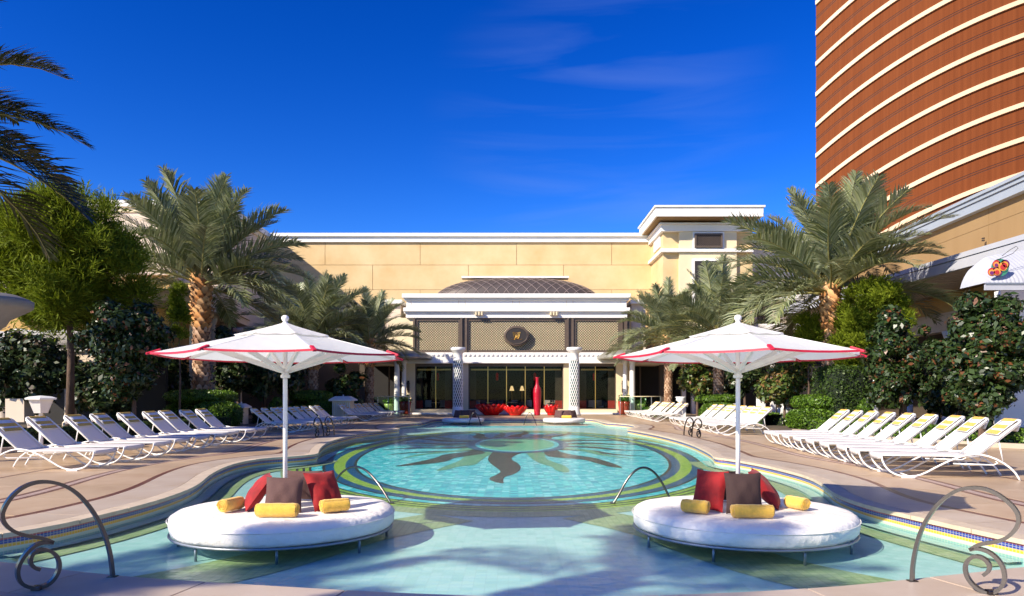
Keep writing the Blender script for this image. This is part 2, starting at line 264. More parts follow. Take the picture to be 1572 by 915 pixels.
# ---------------------------------------------------------------- mesh building
ORI = {}
class MB:
    def __init__(s): s.v = []; s.f = []; s.m = []; s.uv = None
    def add(s, v, f, mi=0):
        o = len(s.v); s.v += [tuple(p) for p in v]; s.f += [tuple(i+o for i in q) for q in f]; s.m += [mi]*len(f); return s
    def box(s, x0, y0, z0, x1, y1, z1, mi=0):
        v = [(x0,y0,z0),(x1,y0,z0),(x1,y1,z0),(x0,y1,z0),(x0,y0,z1),(x1,y0,z1),(x1,y1,z1),(x0,y1,z1)]
        return s.add(v, [(0,3,2,1),(4,5,6,7),(0,1,5,4),(1,2,6,5),(2,3,7,6),(3,0,4,7)], mi)
    def bar(s, a, b, w, h, mi=0, up=(0,0,1)):
        a = Vector(a); b = Vector(b); d = (b-a).normalized(); u = Vector(up)
        if abs(d.dot(u)) > .99: u = Vector((1,0,0))
        r = d.cross(u).normalized()*w/2; u2 = r.cross(d).normalized()*h/2
        v = [a-r-u2, a+r-u2, a+r+u2, a-r+u2, b-r-u2, b+r-u2, b+r+u2, b-r+u2]
        return s.add(v, [(0,1,2,3),(7,6,5,4),(0,4,5,1),(1,5,6,2),(2,6,7,3),(3,7,4,0)], mi)
    def tube(s, pts, r, n=6, mi=0, r2=None, cap=True):
        pts = [Vector(p) for p in pts]; N = len(pts); t0 = (pts[1]-pts[0]).normalized()
        up = Vector((0,0,1)) if abs(t0.z) < .9 else Vector((1,0,0)); a = t0.cross(up).normalized(); V = []; F = []
        for i, p in enumerate(pts):
            t = (pts[min(i+1,N-1)]-pts[max(i-1,0)]).normalized(); a = (a-t*a.dot(t)); a = a.normalized() if a.length > 1e-6 else t.orthogonal().normalized(); b = t.cross(a)
            rr = r if r2 is None else r+(r2-r)*i/(N-1)
            for k in range(n): V.append(p+(a*cos(2*pi*k/n)+b*sin(2*pi*k/n))*rr)
        for i in range(N-1):
            for k in range(n): F.append((i*n+k, i*n+(k+1)%n, (i+1)*n+(k+1)%n, (i+1)*n+k))
        if cap: F.append(tuple(range(n))[::-1]); F.append(tuple((N-1)*n+k for k in range(n)))
        return s.add(V, F, mi)
    def lathe(s, prof, c=(0,0,0), n=20, mi=0):
        V = []; F = []
        for (r, z) in prof:
            for k in range(n): V.append((c[0]+r*cos(2*pi*k/n), c[1]+r*sin(2*pi*k/n), c[2]+z))
        for i in range(len(prof)-1):
            for k in range(n): F.append((i*n+k, i*n+(k+1)%n, (i+1)*n+(k+1)%n, (i+1)*n+k))
        if prof[0][0] > 1e-4: F.append(tuple(range(n))[::-1])
        if prof[-1][0] > 1e-4: F.append(tuple((len(prof)-1)*n+k for k in range(n)))
        return s.add(V, F, mi)
    def prism(s, poly, z0, z1, mi=0):
        n = len(poly); V = [(p[0],p[1],z0) for p in poly]+[(p[0],p[1],z1) for p in poly]
        A = sum(poly[i][0]*poly[(i+1)%n][1]-poly[(i+1)%n][0]*poly[i][1] for i in range(n))
        F = [tuple(range(n))[::-1], tuple(range(n,2*n))]+[(i,(i+1)%n,(i+1)%n+n,i+n) for i in range(n)]
        if A < 0: F = [q[::-1] for q in F]
        return s.add(V, F, mi)
    def xprism(s, poly, axis, a0, a1, mi=0):       # poly in (h,z) ; axis 'x' extrudes along x, 'y' along y
        n = len(poly); f = (lambda p, a: (a, p[0], p[1])) if axis == 'x' else (lambda p, a: (p[0], a, p[1]))
        V = [f(p, a0) for p in poly]+[f(p, a1) for p in poly]
        F = [tuple(range(n))[::-1], tuple(range(n,2*n))]+[(i,(i+1)%n,(i+1)%n+n,i+n) for i in range(n)]
        return s.add(V, F, mi)
    def build(s, name, mats, parent=None, smooth=False, bevel=0, world=True):
        me = bpy.data.meshes.new(name); V = s.v
        if parent is not None and world:
            o = ORI.get(parent.name, (0,0,0)); V = [(p[0]-o[0], p[1]-o[1], p[2]-o[2]) for p in V]
        me.from_pydata(V, [], s.f); mats = mats if isinstance(mats, (list, tuple)) else [mats]
        for m in mats: me.materials.append(m)
        if len(mats) > 1: me.polygons.foreach_set('material_index', s.m)
        if smooth: me.polygons.foreach_set('use_smooth', [True]*len(s.f))
        me.update(); ob = bpy.data.objects.new(name, me); COL.objects.link(ob)
        if parent is not None: ob.parent = parent; ORI[ob.name] = ORI.get(parent.name, (0,0,0))
        if bevel:
            bm = ob.modifiers.new('bevel', 'BEVEL'); bm.width = bevel; bm.segments = 2; bm.limit_method = 'ANGLE'
        return ob
def smoothangle(ob, a=40):
    me = ob.data; me.polygons.foreach_set('use_smooth', [True]*len(me.polygons))
    try: me.set_sharp_from_angle(angle=radians(a))
    except Exception: pass
    return ob
def thing(name, label, cat, loc=(0,0,0), group=None, rz=0):
    o = bpy.data.objects.new(name, None); COL.objects.link(o); o.location = loc; o.rotation_euler = (0,0,rz); o['label'] = label; o['category'] = cat
    if group: o['group'] = group
    ORI[o.name] = tuple(loc); return o
def tag(o, label, cat, group=None):
    o['label'] = label; o['category'] = cat
    if group: o['group'] = group
    return o
def struct(o): o['kind'] = 'structure'; return o
def stuff(o): o['kind'] = 'stuff'; return o
def dup(root, loc, rz, label, group=None, scale=None):
    def cp(o, par):
        c = o.copy(); COL.objects.link(c)
        if par is not None: c.parent = par
        for ch in KIDS.get(o.name, []): cp(ch, c)
        return c
    r = cp(root, None); r.location = loc; r.rotation_euler = (0,0,rz); r['label'] = label
    if scale: r.scale = (scale,)*3
    if group: r['group'] = group
    return r
KIDS = {}
def index_kids(root):
    allo = [o for o in bpy.data.objects]
    def rec(o):
        KIDS[o.name] = [c for c in allo if c.parent == o]
        for c in KIDS[o.name]: rec(c)
    rec(root)
def npmesh(name, V, nper, mats, parent=None, faces=None, midx=None, smooth=False):
    """V: (n, nper, 3) array, each row one polygon island (or faces index pattern per island)"""
    V = np.asarray(V, np.float32)
    if parent is not None: V = V-np.array(ORI.get(parent.name, (0,0,0)), np.float32)
    n = V.shape[0]; me = bpy.data.meshes.new(name); me.vertices.add(n*nper); me.vertices.foreach_set('co', V.reshape(-1))
    faces = faces or [tuple(range(nper))]; k = len(faces); L_ = [len(f) for f in faces]; tot = sum(L_)
    base = np.concatenate([np.array(f) for f in faces]); idx = (np.arange(n)[:,None]*nper+base[None,:]).reshape(-1)
    starts = np.concatenate([[0], np.cumsum(L_)[:-1]]); ls = (np.arange(n)[:,None]*tot+starts[None,:]).reshape(-1)
    me.loops.add(n*tot); me.loops.foreach_set('vertex_index', idx.astype(np.int32)); me.polygons.add(n*k)
    me.polygons.foreach_set('loop_start', ls.astype(np.int32)); me.polygons.foreach_set('loop_total', np.tile(L_, n).astype(np.int32))
    mats = mats if isinstance(mats, (list,tuple)) else [mats]
    for m in mats: me.materials.append(m)
    if midx is not None: me.polygons.foreach_set('material_index', np.repeat(midx, k).astype(np.int32))
    me.update(calc_edges=True); ob = bpy.data.objects.new(name, me); COL.objects.link(ob)
    if parent is not None: ob.parent = parent; ORI[ob.name] = ORI.get(parent.name, (0,0,0))
    return ob
def leaf_quads(C, N, size, elong=1.9, jitter=.3):
    """leaf = folded diamond at C with normal N"""
    n = len(C); N = N/np.linalg.norm(N, axis=1, keepdims=True); r = rng.normal(size=(n,3)); a = np.cross(N, r); a /= np.linalg.norm(a, axis=1, keepdims=True)+1e-9; b = np.cross(N, a)
    s = (size*(1+1.3*jitter*rng.normal(size=n)).clip(.45,1.9))[:,None]
    return np.stack([C-a*s*elong/2, C+b*s/2+N*s*.12, C+a*s*elong/2, C-b*s/2+N*s*.12], axis=1)

# ================================================================ POOL AND DECK
left_px = [(613,658),(605,656.5),(603,654),(612,651.5),(630,649.8),(648,648.8),(655,646.5),(663,644),(680,643)]
right_px = [(897,643),(914,644),(922,646.5),(930,648.8),(950,650),(968,651.8),(977,654),(974,656.5),(962,658.5)]
near_left = [(486,701.5),(448,706),(404,712) ,(366,718),(326,728.5),(301,745),(244,767),(163,787.5),(81,806.7),(0,818)]
L_near = [G(*p) for p in [(486,697),(450,700.5),(404,703),(358,710.5),(321,726),(300,746),(244,767),(163,787.5),(81,806.7),(0,819)]]
L_far = [G(*p) for p in [(612,658.5),(557,664.6),(526,671),(500,679.5),(489,688),(487,694)]]
R_near = [G(*p) for p in [(1097,702),(1122,704.5),(1169,712.5),(1217,723.6),(1249,733),(1271,745.8),(1282,757),(1327,774),(1392,789),(1477,808),(1572,828)]]
R_far = [G(*p) for p in [(966,659.5),(1011,667),(1058,679),(1087,692),(1096,698)]]
front = [G(*p) for p in [(0,863.7),(81,875),(175,885.5),(261,892),(366,898),(489,905.6),(640,913.5)]]
frontR = [G(*p) for p in [(1092,914),(1285,903),(1413,889.5),(1498,881),(1572,872.4)]]
def chaikin(p, it=2):
    for _ in range(it):
        q = [p[0]]
        for a, b in zip(p[:-1], p[1:]): q += [a*.75+b*.25, a*.25+b*.75]
        p = q+[p[-1]]
    return p
def resample(p, step):
    d = [0]; 
    for a, b in zip(p[:-1], p[1:]): d.append(d[-1]+(b-a).length)
    n = max(2, int(round(d[-1]/step))); r = []; j = 0
    for i in range(n+1):
        t = d[-1]*i/n
        while j < len(d)-2 and d[j+1] < t: j += 1
        s_ = (t-d[j])/max(1e-9, d[j+1]-d[j]); r.append(p[j].lerp(p[j+1], s_))
    return r
V3 = lambda x, y, z=0: Vector((x, y, z))
far_shelf = [V3(G(*q).x, G(*q).y) for q in left_px]
far_shelf_r = [V3(G(*q).x, G(*q).y) for q in right_px]
near_corner_l = [V3(-5.75,7.42), V3(-6.1,7.15), V3(-6.2,6.85), V3(-5.9,6.7), V3(-5.3,6.52)]
near_corner_r = [V3(5.55,7.1), V3(5.85,6.9), V3(5.95,6.65), V3(5.7,6.48), V3(5.1,6.3)]
curveL = chaikin([G(680,643)]+[p for p in far_shelf[::-1][1:]]+L_far[0:]+L_near[0:], 2)      # far -> near, left side
curveR = chaikin([G(897,643)]+far_shelf_r[1:]+R_far+R_near, 2)
curveF = chaikin(near_corner_l+[p for p in front]+[V3(.35,5.18)]+frontR+near_corner_r[::-1], 2)  # left -> right
outline = curveL+curveF+curveR[::-1]     # counter-clockwise seen from above? far-left -> near -> right -> far-right
outline = [Vector((p.x, p.y, 0)) for p in outline]
clean = [outline[0]]
for p in outline[1:]:
    if (p-clean[-1]).length > .02: clean.append(p)
outline = clean
def tess(polys, z, name, m, parent=None, flip=False):
    fl = [p for q in polys for p in q]; tris = geometry.tessellate_polygon([[Vector((p.x,p.y,0)) for p in q] for q in polys])
    b = MB(); F = []
    for t in tris:
        a, c, d = (fl[i] for i in t); cr_ = (c.x-a.x)*(d.y-a.y)-(c.y-a.y)*(d.x-a.x)
        if abs(cr_) < 1e-9: continue
        F.append(tuple(t) if cr_ > 0 else tuple(t[::-1]))
    b.add([(p.x,p.y,z) for p in fl], F); return b.build(name, m, parent)
g = MB(); g.box(-900,-300,-1.2,900,1600,-1.0); struct(g.build('ground', M['earth']))
big = [V3(-70,-25), V3(70,-25), V3(70,75), V3(-70,75)]
deck = struct(tess([big, outline], -.022, 'pool_deck', M['field']))
floor_ = struct(tess([outline], -.27, 'pool_floor', M['t_shelf']))
water = struct(tess([outline], -.17, 'pool_water', M['water']))
# pool wall with waterline tile band
def wallband(curve, name):
    me = bpy.data.meshes.new(name); V = []; F = []; U = []; s_ = 0
    for i, p in enumerate(curve):
        if i: s_ += (p-curve[i-1]).length
        V += [(p.x,p.y,-.002), (p.x,p.y,-.45)]; U.append(s_)
    n = len(curve)
    for i in range(n-1): F.append((2*i, 2*i+1, 2*i+3, 2*i+2))
    me.from_pydata(V, [], F); uvl = me.uv_layers.new(name='UVMap'); 
    for pi_, poly in enumerate(me.polygons):
        for k, li in enumerate(poly.loop_indices):
            vi = me.loops[li].vertex_index; uvl.data[li].uv = (U[vi//2], .002 if vi % 2 == 0 else .45)
    me.materials.append(M['band']); o = bpy.data.objects.new(name, me); COL.objects.link(o); o.parent = floor_; ORI[o.name] = (0,0,0); return o
wallband(outline+[outline[0]], 'pool_wall')

def normals(c, closed=False):
    N = []; n = len(c)
    for i in range(n):
        a = c[max(i-1,0)]; b = c[min(i+1,n-1)]; t = (b-a).normalized(); N.append(Vector((t.y, -t.x, 0)))
    return N
def offset(c, dist, sm=3):
    N = normals(c); q = [p+n*dist for p, n in zip(c, N)]
    for _ in range(sm):
        q = [q[0]]+[(q[i-1]+q[i]*2+q[i+1])/4 for i in range(1, len(q)-1)]+[q[-1]]
    return q
def ring(c0, c1, seg, gap, z1, z0, name, m, parent, mats=None):
    """paving pieces between curves c0 and c1 (same sampling), one object every `seg` samples"""
    n = len(c0); i = 0; k = 0
    while i < n-1:
        j = min(i+seg, n-1)
        a = c0[i:j+1]; b = c1[i:j+1]
        def sh(lst):
            l = [p.copy() for p in lst]
            if len(l) > 1:
                d0 = (l[1]-l[0]); d1 = (l[-1]-l[-2])
                if d0.length > gap*2: l[0] += d0.normalized()*gap
                if d1.length > gap*2: l[-1] -= d1.normalized()*gap
            return l
        a = sh(a); b = sh(b); P_ = [(p.x,p.y) for p in a]+[(p.x,p.y) for p in b[::-1]]
        mb = MB(); jz = random.uniform(-.0012, .0012); mb.prism(P_, z0, z1+jz); mb.build(name, (mats[k % len(mats)] if mats else m), parent); i = j; k += 1
# left side of the deck (outward normal must point away from the pool)
def deckside(curve, sgn, near=False):
    c = resample([Vector((p.x,p.y,0)) for p in curve], .30)
    cur = c; o = lambda q, d, s_: offset(q, d*sgn, s_)
    cin = o(cur, -.035, 0); c1 = o(cur, .20, 2)
    ring(cin, c1, 3, .006, .0, -.05, 'coping_stone', M['coping'], deck)
    e = o(c1, .008, 0); c2 = o(e, .62, 6); ring(e, c2, 5, .008, .0, -.02, 'border_slab', M['border'], deck)
    e = o(c2, .006, 0); c3 = o(e, .10, 4); ring(e, c3, 6, .002, .0, -.02, 'inlay_strip', M['inlay'], deck)
    if near: return
    e = o(c3, .006, 0); c4 = o(e, .95, 30); ring(e, c4, 6, .009, .0, -.02, 'paving_slab', M['field'], deck, [M['field'], M['field2']])
    e = o(c4, .006, 0); c5 = o(e, .07, 6); ring(e, c5, 8, .002, .0, -.02, 'inlay_strip', M['inlay'], deck)
    e = o(c5, .006, 0); c6 = o(e, .13, 6); ring(e, c6, 8, .002, .0, -.02, 'inlay_strip', M['inlay2'], deck)
    e = o(c6, .006, 0); c7 = o(e, .07, 6); ring(e, c7, 8, .002, .0, -.02, 'inlay_strip', M['inlay'], deck)
    e = o(c7, .006, 0); c8 = o(e, 1.5, 40); ring(e, c8, 7, .009, .0, -.02, 'paving_slab', M['field2'], deck, [M['field2'], M['field']])
    e = o(c8, .006, 0); c9 = o(e, .06, 6); ring(e, c9, 8, .002, .0, -.02, 'inlay_strip', M['inlay'], deck)
    e = o(c9, .006, 0); c10 = o(e, 1.6, 60); ring(e, c10, 7, .009, .0, -.02, 'paving_slab', M['field'], deck, [M['field'], M['field2']])
    jb = MB(); V = []; F = []
    for u, v in zip(c1, c10): V += [(u.x,u.y,-.0135), (v.x,v.y,-.0135)]
    for i in range(len(c1)-1): F.append((2*i, 2*i+1, 2*i+3, 2*i+2) if sgn < 0 else (2*i, 2*i+2, 2*i+3, 2*i+1))
    jb.add(V, F); jb.build('joint_bed', M['grout'], deck)
farL = [p for p in curveL if p.y > 36.0]; sideL = [p for p in curveL if p.y <= 36.6]
sideR = [p for p in curveR if p.y <= 36.6]
deckside(sideL+[V3(-6.0,7.25)], 1); deckside(sideR+[V3(5.8,6.95)], -1)
def foreside():
    c = resample([Vector((p.x,p.y,0)) for p in curveF if p.y < 6.75], .30)
    cin = offset(c, -.035, 0); c1 = offset(c, .62, 3)
    ring(cin, c1, 4, .007, 0, -.05, 'coping_stone', M['border'], deck)
    e = offset(c1, .008, 0); c2 = offset(e, .12, 3); ring(e, c2, 6, .002, 0, -.02, 'inlay_strip', M['inlay2'], deck)
    e = offset(c2, .006, 0); c3 = offset(e, 1.2, 8); ring(e, c3, 5, .005, 0, -.02, 'paving_slab', M['field'], deck)
foreside()
c = resample(curveL[:sum(1 for p in curveL if p.y > 36.3)], .3); ring(offset(c,-.035,0), offset(c,.5,1), 3, .004, 0, -.05, 'coping_stone', M['coping'], deck)
c = resample(curveR[:sum(1 for p in curveR if p.y > 36.3)], .3); ring(offset(c,.035,0), offset(c,-.5,1), 3, .004, 0, -.05, 'coping_stone', M['coping'], deck)
c = resample([G(680,643), G(897,643)], .3); ring(offset(c,.035,0), offset(c,-.45,0), 3, .004, 0, -.05, 'coping_stone', M['coping'], deck)

# mosaic on the pool floor: concentric ovals, then the sun
KZ = .932; EC = Vector((.02, 24.5*KZ, 0)); ZF = -.27
def oval_ring(name, a0, b0, a1, b1, z, m, c=EC, n=96):
    b = MB(); V = []; F = []
    for k in range(n):
        t = 2*pi*k/n; V += [(c.x+a0*cos(t), c.y+b0*sin(t), z), (c.x+a1*cos(t), c.y+b1*sin(t), z)]
    for k in range(n): j = (k+1) % n; F.append((2*k, 2*k+1, 2*j+1, 2*j))
    if a0 == 0: V = [V[2*k+1] for k in range(n)]; F = [tuple(range(n))]
    b.add(V, F); return b.build(name, m, floor_)
ov = [(6.75,13.55,'t_olive','mosaic_ring'), (6.55,13.05,'t_lime','mosaic_ring'), (6.42,12.93,'t_brown','mosaic_ring'), (6.36,12.86,'t_lime','mosaic_ring'), (6.26,12.74,'t_brown','mosaic_ring'),
      (6.2,12.66,'t_lime','mosaic_ring'), (6.1,12.54,'t_brown','mosaic_ring'), (6.04,12.47,'t_aqua','mosaic_ring'), (5.75,12.27,'t_brown','mosaic_ring'), (5.67,12.20,'t_blue','mosaic_ring'),
      (5.44,11.98,'t_lime','mosaic_ring'), (5.12,11.74,'t_blue','mosaic_ring'), (4.88,11.54,'t_brown','mosaic_ring'), (4.80,11.45,'t_aqua','mosaic_field')]
for i, (a, b_, m, nm) in enumerate(ov):
    nx = ov[i+1] if i+1 < len(ov) else (0,0)
    oval_ring(nm, nx[0]*KZ, nx[1]*KZ, a*KZ, b_*KZ, ZF+.004, M[m])
SC = Vector((.19*KZ, 27.5*KZ, 0))
oval_ring('sun_disc', 1.51, 3.68, 1.86, 4.2, ZF+.016, M['t_blue'], SC); oval_ring('sun_disc', 1.35, 3.36, 1.51, 3.68, ZF+.016, M['t_aqua'], SC); oval_ring('sun_disc', 0, 0, 1.35, 3.36, ZF+.016, M['t_green'], SC)
def zpx(x, y): return (480+x/2.495, 630+y/2.495)
def ray(pts, m, z):
    q = [G(*zpx(*p), ZF) for p in pts]; q = chaikin(q+[q[0]], 1)[:-1]; tess([[V3(p.x,p.y) for p in q]], z, 'sun_ray', m, floor_)
ray([(690,160),(668,185),(680,205),(710,225),(722,238),(700,250),(672,262),(690,275),(735,283),(728,270),(735,255),(775,245),(800,225),(790,205),(760,190),(765,178),(810,160)], M['t_brown'], ZF+.010)
M['t_ray'] = tilemat('olive_green_ray_tile', [(.10,.34,.16), (.18,.42,.18), (.08,.30,.18)], .1, (.06,.24,.16))
ray([(595,160),(580,180),(560,195),(520,210),(490,222),(468,235),(520,228),(560,215),(625,210),(640,195),(665,178),(700,160)], M['t_ray'], ZF+.009)
ray([(640,152),(590,160),(500,170),(480,180),(430,193),(370,205),(297,218),(400,210),(470,203),(520,195),(540,183),(600,175),(670,165)], M['t_brown'], ZF+.012)
ray([(815,160),(835,185),(870,205),(920,218),(930,232),(980,242),(985,228),(960,210),(925,200),(890,185),(890,160)], M['t_ray'], ZF+.009)
ray([(880,152),(890,172),(910,180),(980,185),(1040,190),(1090,205),(1140,218),(1195,223),(1160,208),(1120,195),(1080,183),(1040,178),(960,165),(930,150)], M['t_brown'], ZF+.012)
def spike(a, b, w, m, z):
    A = G(*zpx(*a), ZF); B = G(*zpx(*b), ZF); d = (B-A); n = Vector((-d.y, d.x, 0)).normalized(); l = []; r = []
    for i in range(13):
        t = i/12; ww = w*(1-t)**.8; off = n*(sin(t*7)*.35*(1-t*.4))*w*1.2; p = A+d*t+off; l.append(p+n*ww/2); r.append(p-n*ww/2)
    tess([[V3(p.x,p.y) for p in l+r[::-1][1:]]], z, 'sun_ray', m, floor_)
sl = [((620,150),(268,172),.9,'t_brown'), ((600,146),(330,186),.7,'t_lime'), ((600,140),(250,152),1.1,'t_brown'), ((590,132),(300,140),.9,'t_lime'), ((590,128),(255,127),1.2,'t_brown'), ((610,120),(300,107),1.2,'t_brown'),
      ((950,150),(1315,180),.9,'t_brown'), ((965,146),(1250,190),.7,'t_lime'), ((965,140),(1330,157),1.1,'t_brown'), ((975,132),(1280,143),.9,'t_lime'), ((975,128),(1340,132),1.2,'t_brown'), ((960,120),(1300,110),1.2,'t_brown'),
      ((640,118),(360,96),1.2,'t_lime'), ((930,118),(1230,96),1.2,'t_lime'), ((690,112),(590,82),1.0,'t_brown'), ((745,110),(700,80),.8,'t_lime'), ((795,108),(805,76),1.0,'t_brown'), ((850,110),(910,80),.8,'t_lime'), ((890,112),(990,82),1.0,'t_brown')]
for i, (a, b_, w_, m) in enumerate(sl): spike(a, b_, w_*.7, M['t_ray' if m == 't_lime' else m], ZF+.0085+.0006*(i % 3))
# olive ledge just inside the walls of the shallow shelf, and the two olive swaths of the front shelf
def ledge(curve, sgn):
    c = resample([Vector((p.x,p.y,0)) for p in curve if p.y < 19.0], .35)
    a = offset(c, -.02*sgn, 1); b = offset(c, -.22*sgn, 3); d = offset(c, -.55*sgn, 6)
    for (p, q, m, z) in ((a, b, M['t_pale'], ZF+.04), (b, d, M['t_olive'], ZF+.012)):
        mb = MB(); V = []; F = []
        for u, v in zip(p, q): V += [(u.x,u.y,z), (v.x,v.y,z)]
        for i in range(len(p)-1): F.append((2*i, 2*i+1, 2*i+3, 2*i+2) if sgn < 0 else (2*i, 2*i+2, 2*i+3, 2*i+1))
        mb.add(V, F); mb.build('pool_ledge', m, floor_)
ledge(curveL, 1); ledge(curveR, -1)
def swath(pts, wd, m, z):
    c = resample(chaikin(pts, 3), .3); N = normals(c); mb = MB(); V = []; F = []
    for p, n in zip(c, N): a = p+n*wd/2; b = p-n*wd/2; V += [(a.x,a.y,z),(b.x,b.y,z)]
    for i in range(len(c)-1): F.append((2*i, 2*i+1, 2*i+3, 2*i+2))
    mb.add(V, F); mb.build('mosaic_swath', m, floor_)
swath([V3(-.9,10.2), V3(-2.0,8.9), V3(-2.6,7.4), V3(-3.6,6.2), V3(-4.6,5.6)], .95, M['t_olive'], ZF+.006)
swath([V3(1.1,10.4), V3(2.0,9.2), V3(2.4,7.8), V3(2.9,6.8), V3(3.8,5.9)], .95, M['t_olive'], ZF+.006)
# shelf steps at the far end
for i, (y0, y1, m) in enumerate(((38.7,40.6,'t_aqua'), (40.6,42.6,'t_pink'), (42.6,44.6,'t_sand'), (44.6,46.4,'t_pink'))):
    mb = MB(); mb.box(-4.2+.2*i, y0, -.30, 4.6-.2*i, y1, -.262+.02*i); mb.build('pool_step', M[m], floor_)

# ================================================================ LOUNGERS
def make_lounger():
    t = thing('lounger', '', 'lounger', (0,0,0)); W = .34
    prof = [(0.0,.36),(.01,.28),(.06,.17),(.16,.07),(.30,.022),(.48,.022),(.62,.06),(.86,.21),(1.10,.34),(1.32,.405),(1.52,.40),(1.74,.31),(1.93,.16),(2.02,.0)]
    for s_ in (-1, 1):
        pp = chaikin([Vector((x, s_*(W+.02), z)) for x, z in prof], 1); MB().tube(pp, .0165, 6).build('side_frame', M['frame'], t, True)
    for x in (.40,): 
        for s_ in (-1, 1): MB().box(x-.10, s_*(W+.02)-.03, 0, x+.10, s_*(W+.02)+.03, .022).build('foot_pad', M['frame'], t)
    u = [Vector((.0, -W-.02, .355)), Vector((.02,-W*.7,.30)), Vector((.03,0,.275)), Vector((.02,W*.7,.30)), Vector((0,W+.02,.355))]
    MB().tube(chaikin(u, 2), .014, 6).build('foot_rail', M['frame'], t, True)
    MB().tube([(.40,-W,.03),(.40,W,.03)], .012, 6).build('cross_bar', M['frame'], t, True)
    MB().tube([(1.42,-W,.38),(1.42,W,.38)], .014, 6).build('cross_bar', M['frame'], t, True)
    for s_ in (-1, 1):
        MB().tube([(.03,s_*W,.365),(1.42,s_*W,.375)], .018, 6).build('seat_rail', M['frame'], t, True)
        MB().tube([(1.08,s_*(W-.02),.245),(1.66,s_*(W-.02),.235),(1.72,s_*(W-.02),.27),(1.69,s_*(W-.02),.30)], .012, 6).build('lower_rail', M['frame'], t, True)
        MB().tube([(1.74,s_*(W-.04),.64),(1.80,s_*(W-.04),.30)], .012, 6).build('brace', M['frame'], t, True)
    # seat sling with a soft sag and a turned-down foot end
    b = MB(); V = []; F = []; nx = 14; ny = 6; xs = [-.035, -.03, 0]+[i*1.44/(nx-3) for i in range(1, nx-2)]
    for i, x in enumerate(xs):
        for j in range(ny+1):
            y = -W-.015+(2*W+.03)*j/ny; e = 1-abs(2*j/ny-1)**3; z = .385-.012*e; 
            if i == 0: z = .31-.02*e
            if i == 1: z = .37
            V.append((x, y, z))
    n2 = len(V)
    for i in range(len(xs)-1):
        for j in range(ny): F.append((i*(ny+1)+j, (i+1)*(ny+1)+j, (i+1)*(ny+1)+j+1, i*(ny+1)+j+1))
    b.add(V, F); s_ = b.build('seat', M['sling'], t, True); md = s_.modifiers.new('thick', 'SOLIDIFY'); md.thickness = .03; md.offset = -1
    # backrest
    bx0, bz0, bx1, bz1 = 1.40, .385, 2.02, .93
    b = MB(); V = []; F = []
    for i in range(9):
        u_ = i/8
        for j in range(ny+1):
            y = -W+.0+(2*W)*j/ny; e = 1-abs(2*j/ny-1)**3; dx, dz = bx1-bx0, bz1-bz0; Ln = sqrt(dx*dx+dz*dz); nxv, nzv = -dz/Ln, dx/Ln
            V.append((bx0+dx*u_-nxv*.014*e, y, bz0+dz*u_-nzv*.014*e))
    for i in range(8):
        for j in range(ny): F.append((i*(ny+1)+j, (i+1)*(ny+1)+j, (i+1)*(ny+1)+j+1, i*(ny+1)+j+1))
    b.add(V, F); s_ = b.build('backrest', M['sling'], t, True); md = s_.modifiers.new('thick', 'SOLIDIFY'); md.thickness = .035; md.offset = -1
    MB().tube([(bx0,-W,bz0),(bx1,-W,bz1),(bx1+.02,-W+.03,bz1+.02),(bx1+.02,W-.03,bz1+.02),(bx1,W,bz1),(bx0,W,bz0)], .017, 6).build('back_frame', M['frame'], t, True)
    return t
def make_towel():
    """striped towel draped over the top of the backrest, in the lounger's own frame"""
    t = thing('towel', '', 'towel', (0,0,0)); bx0, bz0, bx1, bz1 = 1.40, .385, 2.02, .93; dx, dz = bx1-bx0, bz1-bz0; Ln = sqrt(dx*dx+dz*dz); d = (dx/Ln, dz/Ln); n = (-d[1], d[0])
    path = []
    for s_ in (0,.045,.09,.135,.18,.225,.27,.315,.36): path.append((bx1-d[0]*(.34-s_)+n[0]*.016, bz1-d[1]*(.34-s_)+n[1]*.016))
    path += [(bx1+.025+n[0]*.01, bz1+.035), (bx1+.055, bz1+.03), (bx1+.06, bz1-.01), (bx1+.035, bz1-.08), (bx1+.01, bz1-.15)]
    W = .245; b = MB(); V = []; F = []
    for i, (x, z) in enumerate(path):
        for j in range(5): V.append((x+random.uniform(-.002,.002), -W+2*W*j/4+.02*sin(i*.6)*.3, z+random.uniform(-.002,.002)))
    for i in range(len(path)-1):
        for j in range(4): F.append((i*5+j, (i+1)*5+j, (i+1)*5+j+1, i*5+j+1))
    b.add(V, F); c_ = b.build('cloth', M['towelw'], t, True); md = c_.modifiers.new('thick', 'SOLIDIFY'); md.thickness = .014; md.offset = 1
    for (i0, i1) in ((0,2), (3,5), (7,10)):
        q = MB(); V = []; F = []
        for i in range(i0, i1+1):
            x, z = path[i]
            a = Vector((path[min(i+1,len(path)-1)][0]-path[max(i-1,0)][0], path[min(i+1,len(path)-1)][1]-path[max(i-1,0)][1])); a.normalize(); nn = (-a.y, a.x)
            for j in range(2): V.append((x+nn[0]*.017, (-W*1.0, W*1.0)[j], z+nn[1]*.017))
        for k in range(i1-i0): F.append((2*k, 2*k+2, 2*k+3, 2*k+1))
        q.add(V, F); q.build('stripe', M['stripe'], t)
    return t
LP = make_lounger(); TP = make_towel(); index_kids(LP); index_kids(TP)
ORD = ['first','second','third','fourth','fifth','sixth','seventh','eighth','ninth','tenth','eleventh','twelfth','thirteenth','fourteenth','fifteenth']
